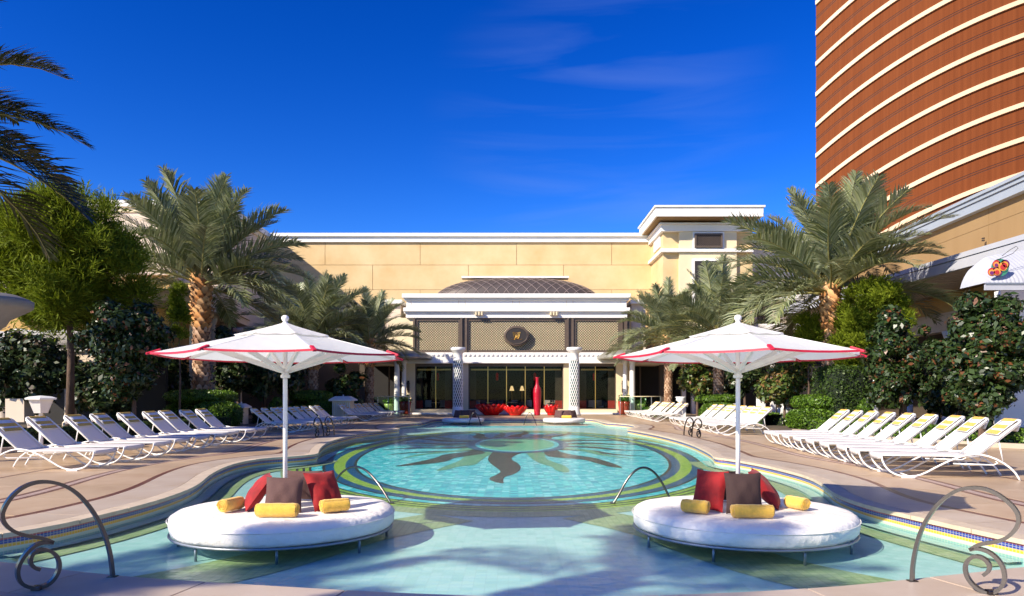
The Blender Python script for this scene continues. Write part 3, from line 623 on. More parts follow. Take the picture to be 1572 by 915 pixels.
rows = [ # name, count, near foot-end (x,y), far foot-end, near rot, far rot
  ('near left row', 9, (-8.30,14.35), (-8.55,24.0), 180, 176, 1.06),
  ('middle left row', 9, (-8.55,28.9), (-8.15,36.6), 180, 178, 1.0),
  ('far left row', 11, (-8.15,41.5), (-7.95,51.5), 180, 178, 1.0),
  ('near right row', 9, (6.88,13.3), (7.78,21.4), -16, -7, 1.10),
  ('middle right row', 8, (7.62,26.8), (7.95,35.2), 4, 0, 1.08),
  ('far right row', 9, (7.85,40.6), (8.15,50.5), 0, 0, 1.08)]
used = False
for (rn, n, A, B, r0, r1, sc) in rows:
    for i in range(n):
        u = i/(n-1); x = A[0]+(B[0]-A[0])*u; y = A[1]+(B[1]-A[1])*u; rz = radians(r0+(r1-r0)*u+random.uniform(-2.5,2.5)); y += random.uniform(-.06,.06)*(0 < i < n-1); x += random.uniform(-.07,.07)*(0 < i < n-1)
        if 'right' in rn: rz = radians(r0+(r1-r0)*u+random.uniform(-2.2,2.2))
        pos = ORD[i]+' from the camera' if i else 'nearest the camera'
        if i == n-1: pos = 'last and farthest'
        lab = f'white sling lounger with raised back, {pos} in the {rn}'; tl = f'golden striped towel on the lounger {pos} in the {rn}'
        if not used:
            for o_, l_ in ((LP, lab), (TP, tl)): o_.location = (x,y,.002); o_.rotation_euler = (0,0,rz); o_['label'] = l_; o_.scale = (sc,)*3
            LP['group'] = 'white loungers in rows beside the pool'; TP['group'] = 'striped towels on the lounger backs'; used = True
        else:
            dup(LP, (x,y,.002), rz, lab, 'white loungers in rows beside the pool', sc); dup(TP, (x,y+random.uniform(-.015,.015),.002), rz, tl, 'striped towels on the lounger backs', sc)

# ================================================================ DAYBEDS, UMBRELLAS, CUSHIONS
def daybed(c, r, label, group, seat, near=True):
    t = thing('round_daybed', label, 'daybed', (c[0],c[1],ZF), group); zt, zb = seat, seat-.225; NS = 72 if near else 32
    b = MB(); prof = [(0,zt+.004),(r*.25,zt+.004),(r*.5,zt+.003),(r*.75,zt+.002),(r*.88,zt-.004),(r*.95,zt-.018),(r*.985,zt-.045),(r,zt-.09),(r*.998,zt-.14),(r*.992,zt-.19),(r*.975,zb)]
    V = []; F = []
    for i, (rr, z) in enumerate(prof):
        for k in range(NS):
            a = 2*pi*k/NS; w_ = .007*sin(3*a+1)+.005*sin(7*a+i*.5)+.003*sin(17*a+2*i); zz = z+(.006*sin(rr*6+2*a) if 0 < i < 6 else 0)
            V.append((c[0]+(rr+w_*min(1,i/5))*cos(a), c[1]+(rr+w_*min(1,i/5))*sin(a), zz))
    for i in range(len(prof)-1):
        for k in range(NS): F.append((i*NS+k, (i+1)*NS+k, (i+1)*NS+(k+1)%NS, i*NS+(k+1)%NS))
    F = F[NS:]; F.append(tuple((NS+k) for k in range(NS)))
    b.add(V, F); F2 = tuple((len(prof)-1)*NS+k for k in range(NS))[::-1]; b.f.append(F2); b.m.append(0); b.build('mattress', M['mattress'], t, True)
    MB().tube([(c[0]+(r*.985)*cos(2*pi*k/48), c[1]+(r*.985)*sin(2*pi*k/48), zb-.018) for k in range(49)], .016, 6, cap=False).build('frame_ring', M['greymetal'], t, True)
    if near:
        MB().tube([(c[0]+(r*1.004)*cos(2*pi*k/72), c[1]+(r*1.004)*sin(2*pi*k/72), zt-.075) for k in range(73)], .006, 5, cap=False).build('piping', M['mattress'], t, True)
    MB().tube([(c[0]+(r*.72)*cos(2*pi*k/36), c[1]+(r*.72)*sin(2*pi*k/36), zb-.03) for k in range(37)], .014, 6, cap=False).build('frame_ring', M['greymetal'], t, True)
    for k in range(8):
        a = 2*pi*(k+.3)/8; x, y = c[0]+r*.93*cos(a), c[1]+r*.93*sin(a)
        MB().tube([(x,y,zb-.02),(x,y,ZF)], .016, 8).build('leg', M['greymetal'], t, True)
        MB().bar((c[0]+.1*cos(a),c[1]+.1*sin(a),zb-.02), (x,y,zb-.02), .03, .03).build('spoke', M['greymetal'], t)
    return t
def pillow(c, yaw, lean, wd, ht, m, label, group, roll=0):
    """square cushion with drawn corners standing on its lower edge; c = bottom centre"""
    n = 15; V = []; th = .085; F = []
    for s_ in (1, -1):
        for i in range(n):
            for j in range(n):
                u, v = 2*i/(n-1)-1, 2*j/(n-1)-1; e = max(0, (1-abs(u)**2.4))*max(0, (1-abs(v)**2.4)); pin = 1-.07*(1-v*v)*abs(u)**3; pin2 = 1-.07*(1-u*u)*abs(v)**3
                wr = .006*sin(9*u+4*v)*e+.005*sin(5*v-7*u)*e
                V.append((u*wd/2*pin, s_*(th*e**.55+wr), (v*pin2+1)*ht/2))
    for s_ in range(2):
        o_ = s_*n*n
        for i in range(n-1):
            for j in range(n-1):
                q = (o_+i*n+j, o_+(i+1)*n+j, o_+(i+1)*n+j+1, o_+i*n+j+1); F.append(q[::-1] if s_ == 0 else q)
    R = Matrix.Rotation(yaw, 3, 'Z') @ Matrix.Rotation(lean, 3, 'X') @ Matrix.Rotation(roll, 3, 'Y'); b = MB(); b.add([R @ Vector(p) for p in V], F); ob = b.build('cushion', m, None, True)
    ob.location = c; return tag(ob, label, 'cushion', group)
def rolled_towel(c, yaw, ln, r, label, group, flat=False):
    b = MB(); n = 22; V = []; F = []; prof = []
    turns = 3.2; N = 60; b2 = MB()
    # outer roll
    m_ = 9
    for i in range(m_+1):
        x = -ln/2+ln*i/m_; k = r*(1+.02*sin(i*1.7))*(.93 if i in (0, m_) else 1)
        for j in range(n): a = 2*pi*j/n; V.append((x, k*cos(a), r+k*sin(a)*(.92)))
    for i in range(m_):
        for j in range(n): F.append((i*n+j, (i+1)*n+j, (i+1)*n+(j+1)%n, i*n+(j+1)%n))
    F.append(tuple(range(n))); F.append(tuple(m_*n+k for k in range(n))[::-1]); b.add(V, F)
    # spiral edge at both ends
    for s_ in (-1, 1):
        path = [(s_*(ln/2+.006), (r*.9*(1-q/N))*cos(turns*2*pi*q/N), r+(r*.84*(1-q/N))*sin(turns*2*pi*q/N)) for q in range(N)]
        b.tube(path, .0075, 5)
    b.tube([(-ln/2+.01, -r*.55, r*1.80), (ln/2-.01, -r*.55, r*1.78)], .007, 5)
    ob = b.build('rolled_towel', M['gold'], None, True); ob.location = c; ob.rotation_euler = (0,0,yaw); smoothangle(ob, 50); return tag(ob, label, 'towel', group)
def umbrella(c, R, phi, zr, za, label, group, base):
    t = thing('umbrella', label, 'umbrella', (c[0],c[1],base), group); X, Y = c
    MB().tube([(X,Y,base),(X,Y,za-.02)], .027, 14).build('pole', M['pole'], t, True)
    hz = 1.745; MB().lathe([(.05,-.035),(.058,-.03),(.06,.0),(.045,.005),(.045,.10),(.03,.11)], (X,Y,hz), 8).build('hub', M['frame'], t)
    f = MB(); f.lathe([(.03,0),(.034,.02),(.03,.035),(.02,.045),(.035,.055),(.045,.08),(.04,.105),(.02,.12),(0,.122)], (X,Y,za-.012), 16); f.build('finial', M['frame'], t, True)
    ang = [phi+2*pi*k/8 for k in range(8)]
    def zc(u): return za-(za-zr)*(u**.86)       # u 0..1 from apex to rim
    # canopy: eight panels, slightly taut between ribs
    def shell(u0, u1, dz, nr, name, m, scal=0):
        b = MB(); V = []; F = []; ns = 6
        for i in range(nr+1):
            u = u0+(u1-u0)*i/nr
            for k in range(8):
                a0, a1 = ang[k], ang[(k+1)%8]+(2*pi if k == 7 else 0)
                p0 = Vector((cos(a0), sin(a0))); p1 = Vector((cos(a1), sin(a1)))
                for j in range(ns):
                    w_ = j/ns; p = p0.lerp(p1, w_)*R*u; sag = .035*u*(4*w_*(1-w_)); z = zc(u)-sag*.5+dz
                    if scal and i == nr: z -= .012*abs(sin(pi*2*w_))
                    V.append((X+p.x*(1-.02*4*w_*(1-w_)*u), Y+p.y*(1-.02*4*w_*(1-w_)*u), z))
        n = 8*ns
        for i in range(nr):
            for k in range(n): F.append((i*n+k, (i+1)*n+k, (i+1)*n+(k+1)%n, i*n+(k+1)%n))
        b.add(V, F); o_ = b.build(name, m, t, True); smoothangle(o_, 8); return o_, V[nr*n:(nr+1)*n]
    o_, rim = shell(.20, 1.0, 0, 10, 'canopy', M['canopy'])
    o2, _ = shell(.015, .40, .028, 5, 'vent_cap', M['canopy'], 1)
    rim = [Vector(p) for p in rim]+[Vector(rim[0])]
    for k in range(8):
        seg = rim[k*6:k*6+7]; q = MB(); V = []; F = []
        for p in seg:
            d = Vector((p.x-X, p.y-Y, 0)).normalized(); V += [p+d*.006+Vector((0,0,.006)), p+d*.009+Vector((0,0,-.017)), p-d*.003+Vector((0,0,-.017)), p-d*.003+Vector((0,0,.006))]
        for i in range(6):
            for j in range(4): F.append((i*4+j, i*4+(j+1)%4, (i+1)*4+(j+1)%4, (i+1)*4+j))
        q.add(V, F); q.build('red_edging', M['redtrim'], t)
        a = ang[k]; d = Vector((cos(a), sin(a), 0)); tip = Vector((X,Y,zr))+d*R; inn = Vector((X,Y,zc(.86)))+d*R*.88
        q = MB(); inn = inn.lerp(tip, .35); q.bar(inn+Vector((0,0,.006)), tip+d*.035+Vector((0,0,-.016)), .046, .028); q.build('corner_pocket', M['redtrim'], t, bevel=.009)
        q = MB(); q.bar(Vector((X,Y,zc(.04)-.03))+d*.03, Vector((X,Y,zc(.9)-.03))+d*R*.93, .022, .035); q.build('rib', M['frame'], t)
        q = MB(); q.bar(Vector((X,Y,hz+.05))+d*.05, Vector((X,Y,zc(.60)-.05))+d*R*.60, .03, .05); q.build('strut', M['frame'], t)
    return t
BL = (-2.74, 8.52); BR = (2.76, 8.47)
daybed(BL, 1.295, 'round white daybed standing in the pool on the left, nearest pair', 'large round daybeds in the near pool', .15)
daybed(BR, 1.29, 'round white daybed standing in the pool on the right, nearest pair', 'large round daybeds in the near pool', .15)
umbrella((-2.74,8.5), 1.46, radians(29), 1.975, 2.36, 'white octagonal umbrella with red edging over the left daybed', 'white umbrellas over the near daybeds', .12)
umbrella((2.73,8.5), 1.46, radians(40), 1.975, 2.365, 'white octagonal umbrella with red edging over the right daybed', 'white umbrellas over the near daybeds', .12)
gc = 'cushions on the near daybeds'; gt = 'rolled yellow towels on the near daybeds'; zt = .158
pillow((-2.62,8.02,zt), 0, radians(-16), .44, .42, M['brown'], 'brown square cushion at the front of the left daybed', gc)
pillow((-3.15,8.30,zt), radians(-68), radians(-36), .44, .50, M['redvelvet'], 'red velvet cushion leaning on the left side of the left daybed pole', gc)
pillow((-2.13,8.25,zt), radians(48), radians(-30), .42, .50, M['redvelvet'], 'bright red velvet cushion right of the left daybed pole', gc)
pillow((-2.60,9.02,zt), radians(176), radians(-24), .48, .44, M['brown'], 'brown cushion standing behind the left umbrella pole', gc)
pillow((2.63,7.95,zt), radians(-2), radians(-12), .42, .47, M['brown2'], 'dark brown cushion at the front of the right daybed', gc)
pillow((2.26,8.18,zt), radians(-42), radians(-20), .40, .49, M['redvelvet'], 'bright red velvet cushion on the left of the right daybed', gc)
pillow((3.20,8.40,zt), radians(66), radians(-38), .46, .56, M['redvelvet'], 'dark red velvet cushion leaning back on the right daybed', gc)
pillow((2.60,8.95,zt), radians(184), radians(-24), .46, .44, M['brown2'], 'brown cushion standing behind the right umbrella pole', gc)
rolled_towel((-2.59,7.76,zt-.005), radians(1), .43, .083, 'yellow rolled towel in front of the brown cushion, left daybed', gt)
rolled_towel((-3.26,8.18,zt-.005), radians(72), .30, .082, 'yellow rolled towel left of the red cushion, left daybed', gt)
rolled_towel((-2.04,8.10,zt-.005), radians(32), .30, .082, 'yellow rolled towel lying right of the red cushion, left daybed', gt)
rolled_towel((2.63,7.70,zt-.005), radians(-3), .42, .080, 'yellow rolled towel in front of the brown cushion, right daybed', gt)
rolled_towel((2.09,8.02,zt-.005), radians(-32), .28, .082, 'yellow rolled towel left of the red cushion, right daybed', gt)
rolled_towel((3.36,8.30,zt-.005), radians(-66), .26, .080, 'yellow rolled towel right of the red cushion, right daybed', gt)
# far daybeds
for s_, px, nm in ((0,711,'left'), (1,866,'right')):
    X = (px-CX)*42.6/FOC; daybed((X,42.6), 1.28, f'small looking round white daybed at the far end of the pool, {nm} one', 'round daybeds at the far end of the pool', .13, False)
    for k, (dx, yw) in enumerate(((-.5,-45), (0,0), (.5,45))):
        pillow((X+dx+.1,42.5+.1*abs(k-1),.14), radians(yw), radians(-18), .62, .5, M['brown'], f'brown cushion on the far {nm} daybed, ' + ['leftmost','middle one','rightmost'][k], 'cushions on the far daybeds')
    rolled_towel((X+.1,42.0,.12), 0, .55, .10, f'yellow rolled towel on the far {nm} daybed', 'rolled towels on the far daybeds')

# ================================================================ HANDRAILS
def ribbon(mb, pts, wdir, w_, th):
    pts = [Vector(p) for p in pts]; N = len(pts); V = []; F = []; wv = Vector(wdir).normalized()*w_/2
    for i, p in enumerate(pts):
        t_ = (pts[min(i+1,N-1)]-pts[max(i-1,0)]).normalized(); n = t_.cross(wv).normalized()*th/2
        V += [p-wv-n, p+wv-n, p+wv+n, p-wv+n]
    for i in range(N-1):
        for j in range(4): F.append((i*4+j, i*4+(j+1)%4, (i+1)*4+(j+1)%4, (i+1)*4+j))
    F.append((3,2,1,0)); F.append(tuple((N-1)*4+k for k in range(4))); mb.add(V, F)
def scroll_rail(px, A, B, label, m, basept):
    A3 = Vector((A[0],A[1],0)); d = (Vector((B[0]-A[0],B[1]-A[1],0))).normalized(); n = Vector((-d.y,d.x,0))
    t = thing('scroll_handrail', label, 'handrail', (A[0],A[1],0), 'steel scroll handrails at the pool edge')
    tipi = px.index('tip'); p1 = [onplane(*q, A, B) for q in px[:tipi]]; p2 = [onplane(*q, A, B) for q in px[tipi+1:]]
    p1[0].z = 0
    for p in (p1, p2):
        mb = MB(); ribbon(mb, chaikin(p, 3), n, .05, .026); o_ = mb.build('scroll_bar', m, t); smoothangle(o_, 35)
    MB().box(basept[0]-.035, basept[1]-.03, 0, basept[0]+.035, basept[1]+.03, .035).build('base_block', m, t, bevel=.006)
    MB().box(p1[0].x-.035, p1[0].y-.03, .0, p1[0].x+.035, p1[0].y+.03, .006).build('base_plate', m, t)
    return t
zl = lambda x, y: (x/2.456, 700+y/2.456)
A = G(173,885.5); B = G(57,906)
LR = scroll_rail([zl(*q) for q in [(425,457),(418,380),(400,310),(370,240),(330,180),(280,130),(220,102),(160,95),(100,108),(50,143),(20,185),(6,220),(12,248),(32,272),(62,290),(110,303),(165,310),(200,325)]]+['tip']+[zl(*q) for q in [(200,326),(150,326),(115,348),(80,390),(64,430),(70,470),(95,492),(140,500),(190,482),(224,432),(222,385),(192,357),(150,350),(120,368),(111,400),(128,422),(150,428)]], A, B, 'steel scroll handrail at the near left corner of the pool', M['steel'], onplane(57,905,A,B))
zr_ = lambda x, y: (1370+x/4.945, 730+y/4.945)
A = G(1400,892); B = G(1519,912)
RR = scroll_rail([zr_(*q) for q in [(150,801),(152,700),(175,560),(215,420),(280,300),(370,190),(470,120),(560,93),(680,93),(780,128),(870,190),(930,250),(962,310),(955,380),(910,440),(850,485),(780,505),(700,515),(640,530),(588,562)]]+['tip']+[zr_(*q) for q in [(588,563),(640,550),(720,570),(790,620),(840,690),(857,780),(830,850),(770,892),(700,887),(620,840),(565,770),(548,690),(580,630),(640,608),(700,630),(742,680),(730,730),(690,757)]], A, B, 'steel scroll handrail at the near right corner of the pool', M['steel'], onplane(1522,911,A,B))
index_kids(LR); index_kids(RR)
far_sc = [(G(497,670),LR,0,'left'), (G(513,668),LR,0,'left'), (G(1062,671),RR,0,'right'), (G(1050,668),RR,0,'right')]
for i, (p, src, rz, sd_) in enumerate(far_sc):
    dup(src, (p.x,p.y,0), radians(25 if sd_ == 'left' else -25), f'thin dark scroll handrail in front of the middle {sd_} loungers, ' + ('outer one' if i % 2 == 0 else 'inner one'), 'steel scroll handrails at the pool edge', .85)
def arch_rail(px, A, B, label, group, r=.019):
    t = thing('arched_handrail', label, 'handrail', (A[0],A[1],ZF), group); pts = [onplane(*q, A, B) for q in px]; pts[0].z = pts[-1].z = ZF
    MB().tube(chaikin(pts, 2), r, 8).build('rail', M['steel'], t, True)
    for q in (pts[0], pts[-1]): MB().lathe([(.05,0),(.05,.01),(.022,.014)], (q.x,q.y,ZF+.012), 10).build('flange', M['steel'], t)
    return t
za = lambda x, y: (480+x/2.495, 630+y/2.495)
gA = 'arched steel handrails in the pool'
A = G(509,752,-.17); B = G(594,763,-.17)
arch_rail([za(*q) for q in [(62,330),(72,300),(95,255),(130,222),(165,213),(205,228),(240,265),(265,300),(285,332),(300,352)]], A, B, 'arched steel handrail rising from the pool near the left daybed', gA)
A = G(948,764,-.17); B = G(1028,763,-.17)
arch_rail([za(*q) for q in [(1150,360),(1172,325),(1200,270),(1235,228),(1270,216),(1305,232),(1335,270),(1355,310),(1368,335),(1376,355)]], A, B, 'arched steel handrail rising from the pool near the right daybed', gA)
for px0, nm in ((727,'left'), (812,'right')):
    Y0 = 41.0; X0 = (px0-CX)*Y0/FOC; t = thing('arched_handrail', f'small arched handrail beside the far {nm} daybed', 'handrail', (X0,Y0,ZF), gA)
    for dy in (0, .5):
        MB().tube(chaikin([Vector((X0-.3,Y0+dy,ZF)), Vector((X0-.15,Y0+dy,.3)), Vector((X0+.05,Y0+dy,.55)), Vector((X0+.25,Y0+dy,.3)), Vector((X0+.45,Y0+dy-.2,ZF))], 3), .02, 6).build('rail', M['steel'], t, True)

# ================================================================ BUILDINGS
def pbox(b, x0, y0, x1, y1, Y0, Y1, mi=0):        # box given by its front face in the picture at depth Y0, going back to Y1
    a = P(x0, y1, Y0); c = P(x1, y0, Y0); return b.box(a.x, Y0, a.z, c.x, Y1, c.z, mi)
# --- central pavilion
YF = 56.0
pv = thing('pavilion', 'cream pool pavilion with dark lattice screens, oval crest and low dark dome', 'building', (.35, YF, 0))
def part(name, m, f, bevel=0, par=None, smooth=False):
    b = MB(); f(b); return b.build(name, m, par or pv, smooth, bevel)
for (x0, x1) in ((622,637), (696,719), (865,888), (946,966)):
    part('pier', M['cream'], lambda b: pbox(b, x0, 558, x1, 634, YF, YF+.7))
part('lintel_beam', M['trim'], lambda b: pbox(b, 600, 541, 970, 558, YF-.25, YF+.9), .02)
for k in range(46):
    x = 642+k*7; 
    if x < 946: part('dentil', M['trim'], lambda b: pbox(b, x, 543.6, x+3, 546.2, YF-.33, YF-.25))
part('lintel_moulding', M['trim'], lambda b: pbox(b, 600, 555.5, 970, 557.4, YF-.36, YF-.25))
part('door_sill', M['cream'], lambda b: pbox(b, 634, 628.6, 948, 634.5, YF-.45, YF+.5), .02)
part('door_step', M['trim'], lambda b: b.box(-8.4, YF-.9, 0, 8.9, YF-.45, .14), .02)
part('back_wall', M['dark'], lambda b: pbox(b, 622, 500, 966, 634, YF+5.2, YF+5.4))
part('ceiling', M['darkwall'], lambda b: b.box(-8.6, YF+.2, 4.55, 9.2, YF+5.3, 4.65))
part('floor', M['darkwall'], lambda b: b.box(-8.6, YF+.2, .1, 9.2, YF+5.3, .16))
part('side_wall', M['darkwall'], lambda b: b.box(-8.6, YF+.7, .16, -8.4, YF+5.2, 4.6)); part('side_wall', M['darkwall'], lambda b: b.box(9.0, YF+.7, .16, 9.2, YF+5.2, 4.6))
# glazing: frames, mullions, panes, curtains
for (x0, x1, mull) in ((637,696,[669]), (719,865,[749,777.6,806.3,835.5]), (888,946,[914])):
    fr = part('window_frame', M['bronze'], lambda b: (pbox(b, x0, 558, x1, 562.5, YF+.12, YF+.3), pbox(b, x0, 562.5, x0+1.6, 628.6, YF+.12, YF+.3), pbox(b, x1-1.6, 562.5, x1, 628.6, YF+.12, YF+.3), pbox(b, x0, 627, x1, 628.6, YF+.10, YF+.3)))
    for q in mull: part('mullion', M['goldleaf'], lambda b: pbox(b, q-.55, 562.5, q+.55, 627, YF+.12, YF+.24))
    part('transom', M['goldleaf'], lambda b: pbox(b, x0+4, 566.3, x1-4, 568.6, YF+.6, YF+.7))
    ed = [x0+1.6]+mull+[x1-1.6]
    for a, c in zip(ed[:-1], ed[1:]): part('pane', M['glass'], lambda b: pbox(b, a+.3, 562.6, c-.3, 627, YF+.18, YF+.19))
    for (c0, c1) in ((x0+2, x0+12), (x1-13, x1-2)):
        def cur(b, y0, y1):
            a = P(c0, y1, YF+.75); c = P(c1, y0, YF+.75); n = 18; V = []; F = []
            for i in range(n+1):
                x = a.x+(c.x-a.x)*i/n; yy = YF+.75+.05*(i % 2); V += [(x, yy, a.z), (x, yy, c.z)]
            for i in range(n): F.append((2*i, 2*i+2, 2*i+3, 2*i+1))
            b.add(V, F)
        part('curtain', M['curtain'], lambda b: cur(b, 568, 615)); part('curtain_hem', M['redcur'], lambda b: cur(b, 615, 627))
# lattice storey
def lattice(x0, y0, x1, y1, Y, pitch=3.9, par=None, m=None):
    a = P(x0, y1, Y); c = P(x1, y0, Y); w_, h = c.x-a.x, c.z-a.z; p = pitch*Y/FOC; b = MB(); t_ = p*.19
    k = -h
    while k < w_:
        for s_ in (1, -1):
            q0 = max(0, -k); q1 = min(h, w_-k)
            if q1-q0 > .02:
                xa, xb = (a.x+k+q0, a.x+k+q1); za_, zb = a.z+q0, a.z+q1
                if s_ < 0: xa, xb = (2*a.x+w_-xa, 2*a.x+w_-xb)
                b.bar((xa, Y+(.0 if s_ > 0 else .02), za_), (xb, Y+(.0 if s_ > 0 else .02), zb), t_*1.0, .018, up=(0,1,0))
        k += p
    return stuff(b.build('lattice', m or M['darkmetal'], par or pv))
part('screen_backing', M['cream'], lambda b: pbox(b, 596, 488, 968, 541, YF+.10, YF+.5))
for (x0, x1) in ((641,703.3), (720,867), (884,949)):
    lattice(x0, 491, x1, 539, YF+.02)
    part('screen_frame', M['bronze'], lambda b: (pbox(b, x0-3, 487.5, x1+3, 492.5, YF-.02, YF+.2), pbox(b, x0-3, 537.5, x1+3, 541, YF-.02, YF+.2), pbox(b, x0-3, 492.5, x0, 537.5, YF-.02, YF+.2), pbox(b, x1, 492.5, x1+3, 537.5, YF-.02, YF+.2)))
for (x0, x1) in ((634,637),(706.5,709.5),(713.5,717),(870.2,873),(877.5,880.8),(952.5,956),(958,963)):
    part('screen_post', M['bronze'], lambda b: pbox(b, x0, 488.4, x1, 541, YF-.12, YF+.2))
part('screen_recess', M['bronze'], lambda b: pbox(b, 709.5, 488.5, 713.5, 541, YF+.06, YF+.2)); part('screen_recess', M['bronze'], lambda b: pbox(b, 873, 488.5, 877.5, 541, YF+.06, YF+.2)); part('screen_recess', M['bronze'], lambda b: pbox(b, 956, 488.5, 968, 541, YF+.05, YF+.22))
# entablature: stacked cornices
for (x0, x1, y0, y1, d) in ((623,963,481,488,.16), (620,966,478,481.2,.24), (619,967.5,472,478,.42), (624,962,461,472,.20), (620.5,966,457,461,.36), (617,968.5,450.5,457,.58)):
    part('cornice', M['trim'], lambda b: pbox(b, x0, y0, x1, y1, YF-d, YF+4), .02)
for x in (631,704,714,787,797,869.5,879.5,953):
    part('frieze_joint', M['pale'], lambda b: pbox(b, x-.4, 461.5, x+.4, 471.6, YF-.215, YF-.19))
for cx_ in (735, 850):
    for k in (-4.5, 0, 4.5): part('bracket', M['cream'], lambda b: pbox(b, cx_+k-1.2, 478.5, cx_+k+1.2, 484, YF-.50, YF-.15), .01)
# dome: superellipse plan profile with diamond seams
xa, xb = P(664,450,58).x, P(922,450,58).x; zb, zt_ = 1.5+156*58/FOC, 1.5+178.5*61.2/FOC; xm = (xa+xb)/2; hw = (xb-xa)/2; dy = 3.0; Yc = 61.2
def domep(u, v):          # u along x -1..1, v 0..1 front edge to crown
    pf = (1-v)**1.0; x = xm+hw*u; zz = (1-abs(u)**2.5)**.55; f = sin(v*pi/2)**.8; return Vector((x, Yc-dy*cos(v*pi/2)*(1-abs(u)**4*.5), zb+(zt_-zb)*zz*f))
b = MB(); V = []; F = []; nu, nv = 40, 10
for j in range(nv+1):
    for i in range(nu+1): V.append(domep(2*i/nu-1, j/nv))
for j in range(nv):
    for i in range(nu): F.append((j*(nu+1)+i, j*(nu+1)+i+1, (j+1)*(nu+1)+i+1, (j+1)*(nu+1)+i))
b.add(V, F); dm = b.build('dome_roof', M['roofdark'], pv, True)
b = MB()
for k in range(-12, 24):
    for s_ in (1, -1):
        pts = []
        for i in range(9):
            v = i/8; u = (-1+k*.12+v*.42)*s_
            if abs(u) < .985: pts.append(domep(u, v*.99)+Vector((0,-.03,.03)))
        if len(pts) > 1: b.tube(pts, .018, 4)
b.build('roof_seam', M['seam'], dm)
b = MB(); b.box(P(708,428,60).x, 60.4, zt_-.02, P(874,428,60).x, 61.6, zt_+.13); b.build('ridge_cap', M['trim'], dm)
# side wings of the pavilion
for (x0, x1) in ((592,617), (969,993)):
    part('wing_cornice', M['trim'], lambda b: pbox(b, x0-1, 460, x1, 466, YF+.6, YF+4), .02); part('wing_wall', M['pale'], lambda b: pbox(b, x0, 466, x1-2, 540, YF+1, YF+4))
part('wing_wall', M['pale'], lambda b: pbox(b, 592, 541, 622, 558, YF+1, YF+4)); lattice(597, 492, 631, 540, YF+.7, 3.9)
# oval crest with the double-W monogram
ec = P(793, 515.5, YF-.3); b = MB(); n = 48
def oval(b, rx, rz, y0, y1): b.xprism([(ec.x+rx*cos(2*pi*k/n), ec.z+rz*sin(2*pi*k/n)) for k in range(n)][::-1], 'y', y0, y1)
cr_ = MB(); oval(cr_, 1.02, .80, YF-.32, YF-.06); crest = cr_.build('crest', M['bronze'], pv, bevel=.05)
b = MB(); oval(b, .84, .62, YF-.36, YF-.32); b.build('crest_field', M['darkmetal'], crest)
b = MB(); ring_ = [(ec.x+.86*cos(2*pi*k/n), YF-.37, ec.z+.64*sin(2*pi*k/n)) for k in range(n+1)]; b.tube(ring_, .028, 6, cap=False); b.build('crest_moulding', M['bronze'], crest, True)
b = MB()
def stroke(pts, r=.021): b.tube([(ec.x+x, YF-.385, ec.z+z) for x, z in pts], r, 5)
stroke([(-.28,.26),(-.24,.05),(-.17,-.17),(-.12,-.22),(-.07,-.10),(-.03,.10)]); stroke([(.28,.26),(.24,.05),(.17,-.17),(.12,-.22),(.07,-.10),(.03,.10)])
stroke([(-.19,.26),(-.15,.05),(-.10,-.13),(-.04,-.22),(0,-.12),(.05,.06),(.08,.24)]); stroke([(.19,.26),(.15,.05),(.10,-.13),(.04,-.22),(0,-.12),(-.05,.06),(-.08,.24)])
stroke([(-.32,.27),(-.16,.27)]); stroke([(.32,.27),(.16,.27)]); stroke([(-.06,.25),(.06,.25)]); stroke([(-.45,-.27),(-.2,-.30),(0,-.235),(.2,-.30),(.45,-.27)], .014)
b.build('crest_monogram', M['goldleaf'], crest)
# wall sconces
for px, nm in ((626.5,'left'), (956.6,'right')):
    t = thing('wall_sconce', f'dark lantern sconce on the {nm} end pier of the pavilion', 'wall lamp', (P(px,593,YF-.12).x, YF-.02, P(px,593,YF).z), 'lantern sconces on the pavilion')
    X, Z = ORI[t.name][0], ORI[t.name][2]
    MB().box(X-.09, YF-.05, Z-.5, X+.09, YF-.0, Z+.45).build('back_plate', M['darkmetal'], t); MB().lathe([(.02,-.42),(.10,-.32),(.13,.2),(.16,.22),(.05,.36),(.015,.45)], (X,YF-.2,Z), 6).build('lantern_body', M['darkmetal'], t)
    MB().lathe([(.085,-.3),(.105,.18)], (X,YF-.2,Z), 6).build('glass', M['lampglow'], t)
